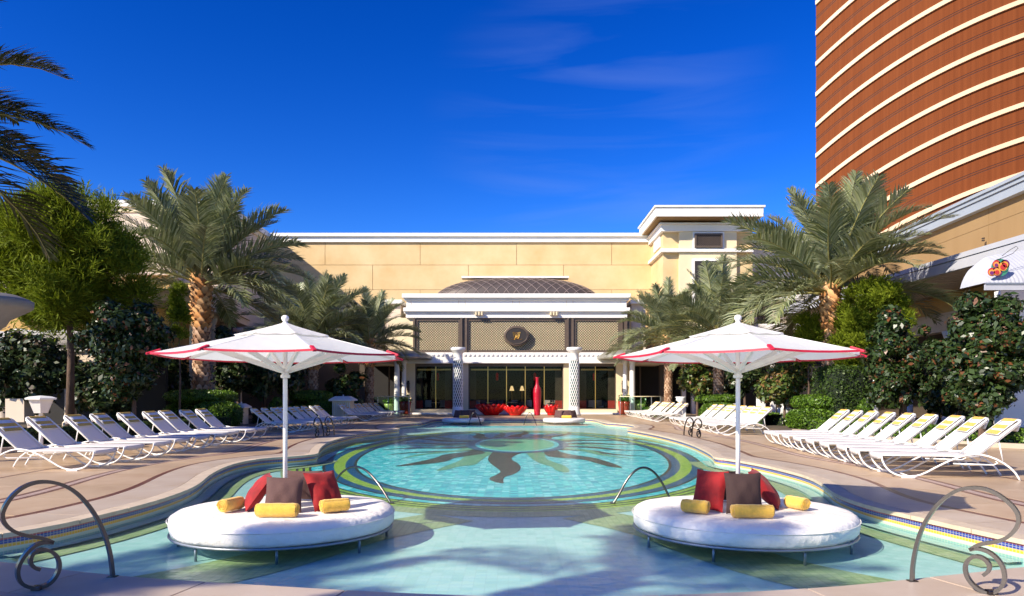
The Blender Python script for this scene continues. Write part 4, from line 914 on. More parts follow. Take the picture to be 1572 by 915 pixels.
# mosaic columns in front of the pavilion
M['mosaic'] = mat('teal_lattice_stone', (.30,.34,.30), .6, var=.15, scale=4); M['mosaicdark'] = mat('teal_mosaic', (.04,.085,.085), .35, var=.5, scale=30)
for px, nm in ((703,'left'), (881.5,'right')):
    Yc_ = 52.0; X = (px-CX)*Yc_/FOC; t = thing('mosaic_column', f'round column clad in teal and white lattice mosaic, {nm} of the pavilion doors', 'column', (X,Yc_,0), 'mosaic columns before the pavilion')
    z0, z1 = 1.5-19*Yc_/FOC, 1.5+(607-553)*Yc_/FOC
    MB().lathe([(.48,0),(.48,.16),(.42,.22),(.40,.62),(.36,z0+1.5 if 0 else .68)], (X,Yc_,0), 28).build('base', M['white'], t, True)
    MB().lathe([(.345,.66),(.345,z1)], (X,Yc_,0), 28).build('shaft', M['mosaicdark'], t, True)
    b = MB(); n = 14; H = z1-.66; rows_ = 22
    for s_ in (1, -1):
        for k in range(n):
            pts = [(X+.355*cos(2*pi*k/n+s_*j*.16), Yc_+.355*sin(2*pi*k/n+s_*j*.16), .66+H*j/rows_) for j in range(rows_+1)]; b.tube(pts, .022, 4)
    stuff(b.build('lattice_relief', M['white'], t))
    zc_ = 1.5+(607-533.5)*Yc_/FOC
    MB().lathe([(.36,z1),(.36,z1+.05),(.34,z1+.1),(.35,zc_-.45),(.42,zc_-.38),(.55,zc_-.22),(.57,zc_-.2),(.57,zc_-.02),(.54,zc_)], (X,Yc_,0), 28).build('capital', M['white'], t, True)
# side loggias: dark openings, slim columns, curved canopies, glass balustrade, pots
for s_, nm in ((-1,'left'), (1,'right')):
    mx_ = lambda x: x if s_ < 0 else 1580-x
    t = thing('loggia', f'shaded open loggia with dark interior beside the pavilion, {nm} side', 'building', (P(mx_(590),607,YF).x, YF, 0))
    def lb(name, m, x0, y0, x1, y1, Y0, Y1, bevel=0):
        a, c = sorted((mx_(x0), mx_(x1))); b = MB(); pbox(b, a, y0, c, y1, Y0, Y1); return b.build(name, m, t, bevel=bevel)
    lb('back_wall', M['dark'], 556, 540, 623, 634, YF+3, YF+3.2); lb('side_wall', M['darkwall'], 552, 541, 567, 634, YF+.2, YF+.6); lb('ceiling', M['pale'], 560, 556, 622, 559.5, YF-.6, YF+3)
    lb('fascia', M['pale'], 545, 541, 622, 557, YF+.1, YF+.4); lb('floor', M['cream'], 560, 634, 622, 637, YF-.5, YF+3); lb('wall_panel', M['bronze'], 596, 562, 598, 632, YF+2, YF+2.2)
    for k, (x0, x1) in enumerate(((605,613.8), (616.6,624))):
        Yk = YF-1.5+k*.9; X = P((mx_(x0)+mx_(x1))/2, 607, Yk).x; r = (x1-x0)/2*Yk/FOC; zt2 = 1.5+(607-553)*Yk/FOC
        MB().lathe([(r*1.25,0),(r*1.25,.15),(r*1.05,.22),(r,.3),(r*.92,zt2-.3),(r*1.15,zt2-.15),(r*1.2,zt2)], (X,Yk,0), 18).build('column', M['white'], t, True)
    # curved canopy (part of a shallow drum roof)
    cx0 = P(mx_(606), 545, YF-1).x; b = MB(); nn = 20
    b.lathe([(2.75,zt2+.02),(2.85,zt2+.10),(2.85,zt2+.28),(2.3,zt2+.62),(1.2,zt2+.80),(0,zt2+.84)], (cx0, YF-.2, 0), 32); b.build('canopy', M['canopy_metal'] if 'canopy_metal' in M else mat('weathered_zinc', (.34,.33,.28), .4, .5, var=.15), t, True)
    # balustrade
    bl = thing('glass_balustrade', f'glass balustrade with pale top rail before the {nm} loggia', 'railing', (P(mx_(590),607,51).x, 51, 0), 'glass balustrades beside the pavilion')
    xs = [P(mx_(q),607,51).x for q in (566,580,596,612,628)]
    MB().tube([(xs[0],51,1.42),(xs[-1],51,1.42)], .035, 6).build('top_rail', M['steel'] if 0 else M['cream'], bl, True)
    for a, c in zip(xs[:-1], xs[1:]): MB().box(min(a,c)+.03, 50.99, .08, max(a,c)-.03, 51.01, 1.38).build('glass_panel', M['railglass'], bl)
    for q in xs: MB().box(q-.02, 50.97, 0, q+.02, 51.03, 1.4).build('post', M['greymetal'], bl)
    for k, (q, m, h, r, nn_) in enumerate(((619,'potred',1.05,.30,'red'), (625.5,'potred',1.05,.28,'red'), (597,'potgreen',.85,.36,'pale green'))):
        Yp = YF-2.3 if k < 2 else YF-1.2; X = P(mx_(q),607,Yp).x
        pt = thing('planter_pot', f'{nn_} glazed pot beside the {nm} loggia' + (', nearer the pavilion pier' if k == 1 else ', nearer the white columns' if k == 0 else ', holding a clipped shrub'), 'pot', (X,Yp,.05), 'glazed pots by the loggias')
        MB().lathe([(r*.6,.05),(r*.75,.2),(r*.98,h*.8),(r*1.05,h),(r*.9,h),(r*.88,h-.06),(0,h-.08)], (X,Yp,0), 18).build('vessel', M[m], pt, True)
        C = rng.normal(size=(160,3))*np.array([r*.55,r*.55,.16])+np.array([X,Yp,h+.12]); o_ = npmesh('leaves', leaf_quads(C, rng.normal(size=(160,3))+[0,0,.6], .09), 4, M['hedge'], pt)
# lotus bowls and tall vase
def lotus(px0, px1, Y, h, n, label, petals):
    X = ((px0+px1)/2-CX)*Y/FOC; r = (px1-px0)/2*Y/FOC; t = thing('lotus_bowl', label, 'bowl', (X,Y,0), 'red lotus bowls before the pavilion')
    MB().lathe([(r*.42,0),(r*.45,.03),(r*.55,h*.2),(r*.82,h*.55),(r*.95,h*.72),(r*.9,h*.72),(r*.5,h*.3),(0,h*.25)], (X,Y,0), 28).build('bowl', M['redlac'], t, True)
    for rw in range(2):
        for k in range(petals):
            a = 2*pi*(k+rw*.5)/petals; b = MB(); V = []; F = []; R0 = r*(.55-.05*rw)
            for i in range(6):
                u = i/5; rad = R0+(r*1.02-R0-rw*.12*r)*u; z = h*(.28+.60*u**1.2+rw*.12*u); w_ = r*2*pi/petals*.42*sin(pi*min(1,.25+u*.62))
                for j in (-1, 0, 1):
                    ca, sa = cos(a), sin(a); V.append((X+rad*ca-j*w_*sa, Y+rad*sa+j*w_*ca, z-(.05*h if j == 0 else 0)+(h*.03 if i == 5 and j == 0 else 0)))
            for i in range(5):
                for j in range(2): F.append((i*3+j, (i+1)*3+j, (i+1)*3+j+1, i*3+j+1))
            b.add(V, F); o_ = b.build('petal', M['redlac'], t, True); md = o_.modifiers.new('thick', 'SOLIDIFY'); md.thickness = .03
lotus(729, 779, 53.4, .86, 0, 'widest red lacquer lotus bowl, with many petals, leftmost of the three', 16)
lotus(772, 810, 52.6, .74, 0, 'red lacquer lotus bowl in the middle, left of the tall vase', 12)
lotus(834, 858, 53.2, .82, 0, 'small red lacquer lotus bowl right of the tall vase', 10)
X = (824.7-CX)*52.8/FOC; t = thing('floor_vase', 'very tall crimson ribbed bottle vase in front of the pavilion', 'vase', (X,52.8,0))
prof = [(.20,0),(.22,.05),(.235,.3),(.29,1.2),(.305,1.75),(.28,2.0),(.20,2.15),(.13,2.32),(.115,2.6),(.12,2.78),(.16,2.86)]; pr = []
for (a, c) in zip(prof[:-1], prof[1:]):
    n_ = max(1, int((c[1]-a[1])/.06))
    for k in range(n_): u = k/n_; pr.append((a[0]+(c[0]-a[0])*u+.006*(len(pr) % 2), a[1]+(c[1]-a[1])*u))
pr += [(.16,2.86),(.13,2.86),(.10,2.7)]; MB().lathe(pr, (X,52.8,0), 28).build('vase_body', M['vase'], t, True)
# interior furniture seen through the doors
def chair(x, y, m, lab, yaw=0, bh=.95):
    t = thing('dining_chair', lab, 'chair', (x,y,.16), 'dining chairs inside the pavilion', 0); b = MB()
    b.box(x-.26,y-.26,.52,x+.26,y+.26,.64); b.build('seat', m, t, bevel=.02)
    b = MB(); s_ = 1 if yaw >= 0 else -1; b.box(x-.27,y+s_*.22,.62,x+.27,y+s_*.29,.16+bh); b.build('backrest', m, t, bevel=.03)
    for dx in (-.22,.22):
        for dy in (-.22,.22): MB().box(x+dx-.02,y+dy-.02,.16,x+dx+.02,y+dy+.02,.52).build('leg', M['darkmetal'], t)
M['chairw'] = mat('ivory_upholstery', (.55,.50,.42), .8); M['chaird'] = mat('navy_upholstery', (.03,.03,.07), .6)
seq = [(658,'chairw'),(680,'chairw'),(648,'chaird'),(734,'chairw'),(757,'chaird'),(768,'chaird'),(742,'chaird'),(790,'chaird'),(812,'chaird'),(840,'chairw'),(852,'chairw'),(900,'chaird'),(908,'chairw'),(921,'chairw'),(928,'chaird')]
for i, (px, m) in enumerate(seq):
    Y = YF+1.9+(i % 3)*.45; where = 'left window' if px < 700 else 'right window' if px > 880 else 'centre doors'
    chair((px-CX)*Y/FOC, Y, M[m], ('ivory' if m == 'chairw' else 'dark blue')+f' dining chair behind the {where}, '+ORD[sorted(range(len(seq)), key=lambda k: seq[k][0]).index(i)]+' of all from the left', yaw=1 if i % 2 else -1)
for i, px in enumerate((669,748,785,847,915)):
    Y = YF+2.3; X = (px-CX)*Y/FOC; t = thing('dining_table', 'dark dining table with glassware '+('behind the left window','behind the centre doors, leftmost','behind the centre doors under the lamps','behind the centre doors, rightmost','behind the right window')[i], 'table', (X,Y,.16), 'tables inside the pavilion')
    MB().lathe([(.5,.88),(.5,.92)], (X,Y,0), 18).build('table_top', M['cream'], t); MB().lathe([(.28,.16),(.05,.2),(.05,.88)], (X,Y,0), 10).build('pedestal', M['darkmetal'], t)
for i, px in enumerate((785.7,801.4)):
    Y = YF+3.4; X = (px-CX)*Y/FOC; t = thing('table_lamp', 'small lamp with glowing cream shade behind the centre doors, '+('left','right')[i]+' one', 'lamp', (X,Y,1.0), 'pair of lamps inside the pavilion')
    z = 1.5+(607-598)*Y/FOC; MB().lathe([(.20,z-.1),(.08,z+.3)], (X,Y,0), 12).build('lamp_shade', M['lampglow'], t); MB().lathe([(.14,1.0),(.03,1.06),(.03,z)], (X,Y,0), 8).build('stand', M['goldleaf'], t)
    MB().box(X-.5, Y-.2, .16, X+.5, Y+.25, 1.0).build('console', M['darkwall'], t)
for i, px in enumerate((672,763,821,912)):
    Y = YF+1.2; X = (px-CX)*Y/FOC; z = 1.5+(607-576)*Y/FOC; t = thing('hanging_lantern', 'slim red hanging lantern with tassel, '+('behind the left window','left one behind the centre doors','right one behind the centre doors','behind the right window')[i], 'lantern', (X,Y,z), 'red lanterns inside the pavilion')
    MB().lathe([(.04,-.45),(.10,-.4),(.11,.1),(.04,.2)], (X,Y,z), 8).build('lantern_body', M['redlac'], t); MB().tube([(X,Y,z+.2),(X,Y,4.5)], .012, 4).build('cord', M['darkmetal'], t)

# --- long beige hall behind
hall = thing('hall_building', 'long beige panelled hall with white parapet behind the pavilion', 'building', (0,62,0))
Yw = 62.0
def hb(name, m, x0, y0, x1, y1, Y0, Y1, bevel=0, par=None): b = MB(); pbox(b, x0, y0, x1, y1, Y0, Y1); return b.build(name, m, par or hall, bevel=bevel)
hb('wall', M['stucco'], 330, 372, 1003, 640, Yw+.06, Yw+1)
rowsp = [(372,406.5,[342,422,499,645,793,939,1003]), (407.1,444.5,[342,422,572,719,865,1003]), (445.1,480,[342,499,645,793,939,1003])]
for (y0, y1, xs) in rowsp:
    for a, c in zip(xs[:-1], xs[1:]): hb('wall_panel', M['stucco'], a+.35, y0, c-.35, y1, Yw-.04+random.uniform(-.006,.006), Yw+.06)
hb('parapet_band', M['trim'], 326, 362.5, 1004, 371.4, Yw-.25, Yw+1); hb('parapet_cap', M['trim'], 324, 357.5, 1005, 362.5, Yw-.45, Yw+1)
# nearer left block of the same height
lb_ = thing('hall_left_block', 'tall pale block with white parapet standing behind the left palm', 'building', (-27,52,0))
def lbb(name, m, x0, y0, x1, y1, Y0, Y1): b = MB(); pbox(b, x0, y0, x1, y1, Y0, Y1); return b.build(name, m, lb_)
lbb('wall', M['pale'], 118, 326, 336, 640, 52, 61.5); lbb('wall_band', M['cream'], 117, 317, 338, 325.6, 51.9, 61.6); lbb('parapet', M['trim'], 116, 307, 340, 316.6, 51.7, 61.8)
b = MB(); pbox(b, -260, 372, 14, 640, 46, 60); lb2 = thing('hall_far_left_block', 'white topped block glimpsed at the far left edge behind the pine', 'building', (-40,46,0)); b.build('wall', M['stucco'], lb2); b = MB(); pbox(b, -265, 358, 16, 377, 45.7, 60); b.build('parapet', M['trim'], lb2)
# --- tower block with floating roof slab
tb = thing('roof_pavilion', 'beige corner tower block with white cornices and overhanging flat roof', 'building', (16,57,0))
def tbb(name, m, x0, y0, x1, y1, Y0=57.0, Y1=61.9, bevel=0, par=None): b = MB(); pbox(b, x0, y0, x1, y1, Y0, Y1); return b.build(name, m, par or tb, bevel=bevel)
tbb('wall', M['stucco'], 1018, 386, 1155, 560, 57.05, 62); tbb('wall', M['stucco'], 1018, 355, 1155, 382, 57.05, 62)
tbb('pilaster', M['cream'], 1043, 387, 1131, 560, 56.75, 57.05); tbb('pilaster', M['cream'], 1043, 355, 1131, 381, 56.75, 57.05)
tbb('string_course', M['trim'], 1015, 381.3, 1157, 386.6, 56.55, 62.1, .02)
tbb('upper_cornice', M['trim'], 1015, 344, 1157, 354.8, 56.6, 62.1, .02); tbb('cornice_cap', M['trim'], 1013, 341.5, 1159, 344.2, 56.4, 62.3, .02)
tbb('window_surround', M['trim'], 1064, 356, 1112, 381.2, 56.6, 56.8); lw = tbb('window', M['darkmetal'], 1067.5, 359, 1109, 378.5, 56.55, 56.62); lattice(1069, 360.5, 1107.5, 377, 56.5, 3.2, tb, M['bronze'])
tbb('window_frame', M['bronze'], 1067, 358, 1109.5, 360.5, 56.42, 56.6); tbb('window_frame', M['bronze'], 1067, 377, 1109.5, 379.6, 56.42, 56.6); tbb('window_frame', M['bronze'], 1067, 360.5, 1069.5, 377, 56.42, 56.6); tbb('window_frame', M['bronze'], 1107, 360.5, 1109.5, 377, 56.42, 56.6)
tbb('window_surround', M['trim'], 1063, 397, 1113, 470, 56.6, 56.8); tbb('window', M['darkmetal'], 1067, 400.5, 1109, 470, 56.5, 56.62)
b = MB(); xs_ = (1018-CX)*57.05/FOC; b.box(xs_-.04, 58.2, P(1018,382-6,58).z, xs_+.02, 60.3, P(1018,360,58).z); b.build('side_window', M['darkmetal'], tb)
b = MB(); b.box(xs_-.08, 58.0, P(1018,379,58).z, xs_-.01, 60.5, P(1018,358,58).z-.1); b.build('side_window_surround', M['trim'], tb)
for px in (1035.5, 1136): b = MB(); q = P(px, 340, 57.6); b.lathe([(.42,-.1),(.42,.8)], (q.x,58.0,q.z), 14); b.build('roof_strut', M['darkmetal'], tb)
b = MB(); b.box(P(1014,330,55.4).x, 56.2, P(0,332.5,55.4).z, P(1168,330,55.4).x, 61.8, P(0,331.5,55.4).z+.05); b.build('roof_core', M['pale'], tb)
b = MB(); x0s, x1s = P(1007,0,55.2).x, P(1172,0,55.2).x; z0s, z1s = P(0,332,55.2).z, P(0,318,55.2).z; b.box(x0s,55.2,z0s,x1s,62.4,z1s); b.box(x0s-.12,55.08,z1s,x1s+.12,62.5,P(0,315.4,55.2).z); b.build('roof_slab', M['trim'], tb); b = MB(); b.box(x0s+.15,55.35,z0s-.03,x1s-.15,62.3,z0s-.004); b.build('roof_soffit', M['tanshade'], tb)  # darker soffit plate paints the shade under the white slab
# --- right wing behind the palms
rw = thing('right_wing', 'low wing with white awning and curtained windows behind the right palms', 'building', (22,58.5,0))
def rwb(name, m, x0, y0, x1, y1, Y0=58.5, Y1=62, bevel=0): b = MB(); pbox(b, x0, y0, x1, y1, Y0, Y1); return b.build(name, m, rw, bevel=bevel)
rwb('wall', M['pale'], 1155, 372, 1330, 460, 59.5); rwb('parapet', M['trim'], 1155, 359.5, 1330, 372, 59.3); rwb('wall', M['pale'], 1150, 460, 1330, 497, 59.3)
for (a, c) in ((1163,1180), (1211,1239)): rwb('window', M['darkmetal'], a, 461, c, 496, 59.2, 59.32); rwb('window_mullion', M['bronze'], c-8, 461, c-6.5, 496, 59.1, 59.2)
for (a, c) in ((1183,1207), (1240,1260)):
    b = MB(); A_ = P(a,496,58.9); C_ = P(c,461,58.9); n = 16; V = []; F = []
    for i in range(n+1): x = A_.x+(C_.x-A_.x)*i/n; V += [(x,58.9+.06*(i%2),A_.z),(x,58.9+.06*(i%2),C_.z)]
    for i in range(n): F.append((2*i,2*i+2,2*i+3,2*i+1))
    b.add(V, F); b.build('curtain', M['pale'], rw)
rwb('balcony_band', M['trim'], 1152, 496, 1290, 508, 57.6, 60, .02); rwb('undercroft', M['dark'], 1010, 508, 1330, 640, 60.4, 60.7); 
for px in (1047, 1062, 1128, 1185): rwb('column', M['white'], px, 560, px+6, 640, 58.2, 58.6)
b = MB(); n = 26; A_ = P(1170, 459, 57.4); C_ = P(1262, 459, 57.4); zt2 = P(0,430,58.5).z; V = []; F = []
for i in range(n+1):
    x = A_.x+(C_.x-A_.x)*i/n; V += [(x,59.4,zt2), (x,58.2,A_.z+(zt2-A_.z)*.62), (x,57.5,A_.z+.1), (x,57.5,A_.z-.12+.06*(i%2))]
for i in range(n):
    for j in range(3): F.append((i*4+j, (i+1)*4+j, (i+1)*4+j+1, i*4+j+1))
b.add(V, F); b.build('awning', M['canopy'], rw)

# --- left arcade building
la = thing('left_arcade', 'ochre walled arcade building with deep pale eaves on the left', 'building', (-19,40,0))
def line_l(t_, off=0.0): return (-19.5-.19*t_+off, 40+t_)
def wallprism(b, pts, z0, z1): b.prism(pts, z0, z1)
c0 = line_l(0); c1 = line_l(15.7); zt2 = 9.17
b = MB(); b.prism([c0, c1, (c1[0]-9,c1[1]), (-45,40)], 3.0, zt2-.85); b.build('wall', M['stucco2'], la)
b = MB(); b.prism([(c0[0]+.25,c0[1]-.25), (c1[0]+.25,c1[1]-.9), (c1[0]-9,c1[1]-.9), (-45,39.75)], zt2-.85, zt2); b.build('cornice', M['pale'], la)
b = MB(); b.prism([line_l(15.7), line_l(21), (-32,61)], 3, 8.0) if 0 else b.prism([c1, line_l(21.5), (-31,61.4), (c1[0]-9,c1[1])], 3.0, zt2-.5); b.build('wall', M['stucco2'], la)
ev = [(-24.5,34.2), (-18.6,36.2), (-17.1,38.2), (-17.0-.18*11.3,51)]
b = MB(); b.prism(ev+[(-26,51), (-30,34)], 6.46, 6.90); b.build('eave', M['pale'], la)
b = MB(); b.prism([(p[0]+.15,p[1]-.15) for p in ev]+[(-26,51.2), (-30,34)], 6.90, 7.06); b.build('eave_cap', M['pale'], la)
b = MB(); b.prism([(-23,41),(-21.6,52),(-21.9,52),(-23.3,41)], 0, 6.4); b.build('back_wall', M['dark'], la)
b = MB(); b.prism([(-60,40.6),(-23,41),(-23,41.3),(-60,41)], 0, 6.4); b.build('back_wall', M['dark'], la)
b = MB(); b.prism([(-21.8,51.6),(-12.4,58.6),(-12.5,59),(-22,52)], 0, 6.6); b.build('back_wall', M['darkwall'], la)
for t_ in (1,5,9,13): p = (-17.9-.18*t_, 39+t_); MB().lathe([(.35,0),(.35,.3),(.26,.4),(.24,5.9),(.36,6.2),(.36,6.46)], (p[0],p[1],0), 16).build('column', M['pale'], la, True)
# cabana row with scalloped white awnings on the far left
cb = thing('cabana_row', 'shaded cabana row with scalloped white barrel awnings at the far left', 'building', (-24,31,0))
Ya = 31.0
for k in range(5):
    x0 = P(-105+k*58, 0, Ya).x; x1 = P(-105+(k+1)*58-2, 0, Ya).x; r = (x1-x0)/2; b = MB(); V = []; F = []
    for i in range(17):
        a = pi*i/16; 
        for y in (Ya-.5, Ya+3.5): V.append(((x0+x1)/2-r*cos(a), y, 3.45+.85*sin(a)))
    for i in range(16): F.append((2*i, 2*i+1, 2*i+3, 2*i+2))
    b.add(V, F); o_ = b.build('awning', M['canopy'], cb, True); md = o_.modifiers.new('thick', 'SOLIDIFY'); md.thickness = .10
b = MB(); b.box(P(-120,0,Ya).x, Ya-.3, 2.75, P(215,0,Ya).x, Ya+.1, 3.42); b.build('beam', M['pale'], cb); b = MB(); b.box(P(-120,0,Ya).x, Ya-.45, 3.42, P(215,0,Ya).x, Ya+.2, 3.52); b.build('beam_cap', M['trim'], cb)
b = MB(); b.box(-40, Ya+4, 0, -17.2, Ya+4.2, 4.5); b.build('back_wall', M['dark'], cb)
for px in (4,57,110,160): X = P(px,0,Ya).x; MB().lathe([(.36,0),(.36,.3),(.28,.38),(.25,2.5),(.34,2.75)], (X,Ya,0), 16).build('column', M['pale'], cb, True)
b = MB(); a_ = P(8, 648, 28); c_ = P(37, 612, 28); b.box(a_.x,28,max(0,a_.z),c_.x,28.6,c_.z); pl = b.build('planter_box', M['pale'], None); tag(pl, 'pale box planter at the far left under the cabana awnings', 'planter')
# mushroom canopy at the far left edge
Xc, Yc2 = (-42-CX)*16/FOC, 16.0; mc = thing('mushroom_canopy', 'grey round mushroom shaped canopy cut by the left edge of the photo', 'canopy', (Xc,Yc2,0)); zt3 = 1.5+155*16/FOC
MB().lathe([(.14,0),(.14,2.7),(.30,zt3-1.0),(.55,zt3-.75),(.62,zt3-.70),(.70,zt3-.55),(1.08,zt3-.32),(1.16,zt3-.25),(1.17,zt3-.12),(1.10,zt3-.08),(.9,zt3),(0,zt3+.12)], (Xc,Yc2,0), 36).build('canopy_shell', mat('grey_fibreglass', (.20,.19,.18), .6, var=.1), mc, True)

# --- right building: high white cornice, tan wall, canopy and awning
rb = thing('right_building', 'tan side building with white cornice and deep slatted canopy on the right', 'building', (24,30,0))
Xr = 24.0
def rbox(name, m, x0, x1, y0, y1, z0, z1, bevel=0): b = MB(); b.box(x0,y0,z0,x1,y1,z1); return b.build(name, m, rb, bevel=bevel)
def slant(name, m, xo, z0, z1, y0=14, y1=57, th=.5, tilt=.048):
    b = MB(); X0 = Xr+xo; b.prism([(X0+(y0-33)*tilt, y0), (X0+(y1-33)*tilt, y1), (X0+(y1-33)*tilt+th, y1), (X0+(y0-33)*tilt+th, y0)], z0, z1); return b.build(name, m, rb)
zc1 = 1.5+310*33/FOC; zc2 = 1.5+330*33/FOC
for i in range(8):
    y0, y1 = 14+i*5.4, 14+(i+1)*5.4; slant('wall_panel', M['tanshade'], random.uniform(-.004,.004), 7.2, zc1-.85, y0+.012, y1-.012, 1.0); slant('wall_panel', M['tanshade'], random.uniform(-.004,.004), zc1-.83, zc1, y0+.012, y1-.012, 1.0)
slant('cornice', M['corniceshade'], -.35, zc1, zc1+.42, th=2); slant('cornice', M['corniceshade'], -.43, zc1+.44, zc1+.62, th=2); slant('cornice_cap', M['corniceshade'], -.52, zc1+.64, zc1+.80, th=2); slant('cornice_core', M['pale'], .2, zc1, zc1+.8, th=2)
for k in (0,1): b = MB(); q = Vector((Xr+(26.5-33)*.048-.02, 26.5, P(1513,0,0).z)); zz = 1.5+(607-(366+k*3.2))*(24*FOC/727)/FOC; b.lathe([(.07,-.03),(.07,.03)], (Xr-.12, 24*FOC/727, zz), 8); b.build('wall_vent', M['darkmetal'], rb)
slant('canopy_fascia', M['fasciashade'], -4.0, 7.17, 7.62, 14, 50, .2, -.04); slant('canopy_fascia', M['fasciashade'], -4.05, 7.64, 7.86, 14, 50, .25, -.04)
for i in range(60):
    y = 14.2+i*.6; b = MB(); b.box(Xr-3.9-(y-33)*.04, y, 7.20, Xr+.1, y+.54, 7.26); b.build('soffit_board', M['pale'], rb)
slant('canopy_roof', M['pale'], -3.8, 7.62, 7.75, 14, 50, 3.9, -.02)
slant('frieze', M['stucco2'], .3, 6.0, 7.19, th=.5); slant('beam', M['pale'], -.6, 5.0, 5.9, th=.6); slant('beam_cap', M['pale'], -.7, 5.9, 6.0, th=.7); slant('back_wall', M['darkwall'], 3.0, 0, 6, th=.3)
for k in range(9): y = 16+k*4.5; MB().lathe([(.4,0),(.4,.3),(.3,.4),(.28,4.6),(.4,5.0)], (Xr-.3+(y-33)*.048,y,0), 16).build('column', M['white'], rb, True)
# striped awning with a scallop-fan emblem near the right edge
Ya2 = 21.0; aw = thing('striped_awning', 'white finely striped awning with a colourful scallop fan emblem at the right edge', 'awning', (P(1560,430,Ya2).x, Ya2, 3.5))
prof2 = [(1513,434),(1518,418),(1526,405),(1535,397),(1545,389),(1553,383),(1572,378),(1600,374),(1640,368)]
b = MB(); V = []; F = []; ny = 40; top = [P(*q, Ya2) for q in prof2]
# hood: the leading edge curve swept away from the camera and down to the valance line
X1 = P(1640,0,Ya2).x; zv = P(0,434,Ya2).z
for i in range(ny+1):
    u = i/ny; x = top[0].x+(X1-top[0].x)*u
    # height of the curve at x
    zz = zv
    for a_, c_ in zip(top[:-1], top[1:]):
        if a_.x <= x <= c_.x+1e-6: zz = a_.z+(c_.z-a_.z)*(x-a_.x)/(c_.x-a_.x)
    for j in range(9):
        v = j/8; V.append((x, Ya2+1.2*(v**1.5)+.012*(i % 2), zv+(zz-zv)*v))
for i in range(ny):
    for j in range(8): F.append((i*9+j, (i+1)*9+j, (i+1)*9+j+1, i*9+j+1))
M['awnshade'] = mat('shade_greyed_awning_cloth', (.40,.41,.45), .8, var=.05, scale=3); b.add(V, F); b.build('hood', M['awnshade'], aw)  # white awning cloth greyed, its shade painted in rather than cast
b = MB(); b.box(top[0].x, Ya2-.02, zv-.06, X1, Ya2+.04, zv); b.build('hem_bar', M['greymetal'], aw); b = MB(); b.box(top[0].x-.02, Ya2, zv-.22, X1, Ya2+.04, zv-.06); b.build('valance', M['awnshade'], aw)
# wires and outline loop
MB().tube([P(1538,393,Ya2-.05), P(1550,384,Ya2-.05), P(1560,378,Ya2-.05), P(1563,381,Ya2-.05), P(1555,389,Ya2-.05), P(1541,395,Ya2-.05), P(1527,400,Ya2-.05)], .008, 4).build('loop_line', M['darkmetal'], aw)
def disc(px, py, rpx, m, dy, par, a0=0, a1=2*pi, name='fan_scallop'):
    q = P(px,py,Ya2); r = rpx*Ya2/FOC; n = 20; b = MB(); pts = [(q.x+r*cos(a0+(a1-a0)*k/n), q.z+r*sin(a0+(a1-a0)*k/n)) for k in range(n+(0 if a1-a0 > 6 else 1))]
    b.xprism(pts[::-1], 'y', Ya2+dy, Ya2+dy+.012); return b.build(name, m, par)
em = disc(1534, 411, 13.5, M['emg'], -.04, aw, name='fan_emblem')
for (px, py, r, base) in ((1521,418,6.5,0), (1529,417,7.5,1), (1538,409,9,2), (1528,406,6,0), (1541,406,7,1)):
    ms = [M['emr'], M['emp'], M['emg']][base]; disc(px, py, r, ms, -.06, em); disc(px-.8, py+1, r*.72, M['emo'], -.075, em); disc(px-1.4, py+1.8, r*.45, [M['emp'], M['emr'], M['emr']][base], -.09, em)
b = MB(); b.box(P(1380,0,22).x, 22.6, 0, 22, 22.9, 3.3) if 0 else b.box(P(1536,0,23).x, 23, .0, 20, 23.3, P(0,446,23).z); tag(b.build('white_wall', M['white'], None), 'white wall glimpsed through the trees under the striped awning', 'wall')

# --- tall curved hotel tower
XS = [1253,1345.6,1428.7,1572,1720]; SPC = [46.9,49.1,51.0,52.9,54.0]; YB = [240,167,118,54.6,10.0]; HF = 3.6
Ys = [FOC*HF/s_ for s_ in SPC]; Xs = [(x-CX)/FOC*y for x, y in zip(XS, Ys)]; Zs = [EYE+(HOR-yb)/FOC*y for yb, y in zip(YB, Ys)]
arc = [0.0]
for i in range(1, 5): arc.append(arc[-1]+math.hypot(Xs[i]-Xs[i-1], Ys[i]-Ys[i-1]))
pX = np.polyfit(arc[:5], Xs, 2); pY = np.polyfit(arc[:5], Ys, 2); pZ = np.polyfit(arc[:5], Zs, 3); AE = arc[-1]
pX[-1] += Xs[0]-np.polyval(pX, 0)
M['groove'] = mat('tower_groove', (.07,.018,.008), .7)
tw = thing('hotel_tower', 'tall curved terracotta hotel tower with sweeping cream bands', 'building', (Xs[2], Ys[2], 0))
NA = 40
def tpt(s_, off=0):
    x, y = np.polyval(pX, s_), np.polyval(pY, s_); dx, dy = np.polyval(np.polyder(pX), s_), np.polyval(np.polyder(pY), s_); l = math.hypot(dx, dy); return (x+dy/l*off, y-dx/l*off)
def strip(name, z0f, z1f, off, m, th=.3):
    b = MB(); V = []; F = []; U = []
    for i in range(NA+1):
        s_ = AE*i/NA; p = tpt(s_, off); q = tpt(s_, off-th); zz = np.polyval(pZ, s_); V += [(p[0],p[1],zz+z0f),(p[0],p[1],zz+z1f),(q[0],q[1],zz+z1f),(q[0],q[1],zz+z0f)]
    for i in range(NA):
        for j in range(4): F.append((i*4+j, (i+1)*4+j, (i+1)*4+(j+1)%4, i*4+(j+1)%4))
    F.append((0,1,2,3)); F.append(tuple(NA*4+j for j in (3,2,1,0))); b.add(V, F); o_ = b.build(name, m, tw); me = o_.data; uvl = me.uv_layers.new(name='UVMap')
    for poly in me.polygons:
        for li in poly.loop_indices: vi = me.loops[li].vertex_index; uvl.data[li].uv = (AE*(vi//4)/NA, V[vi][2]*.3)
    return o_
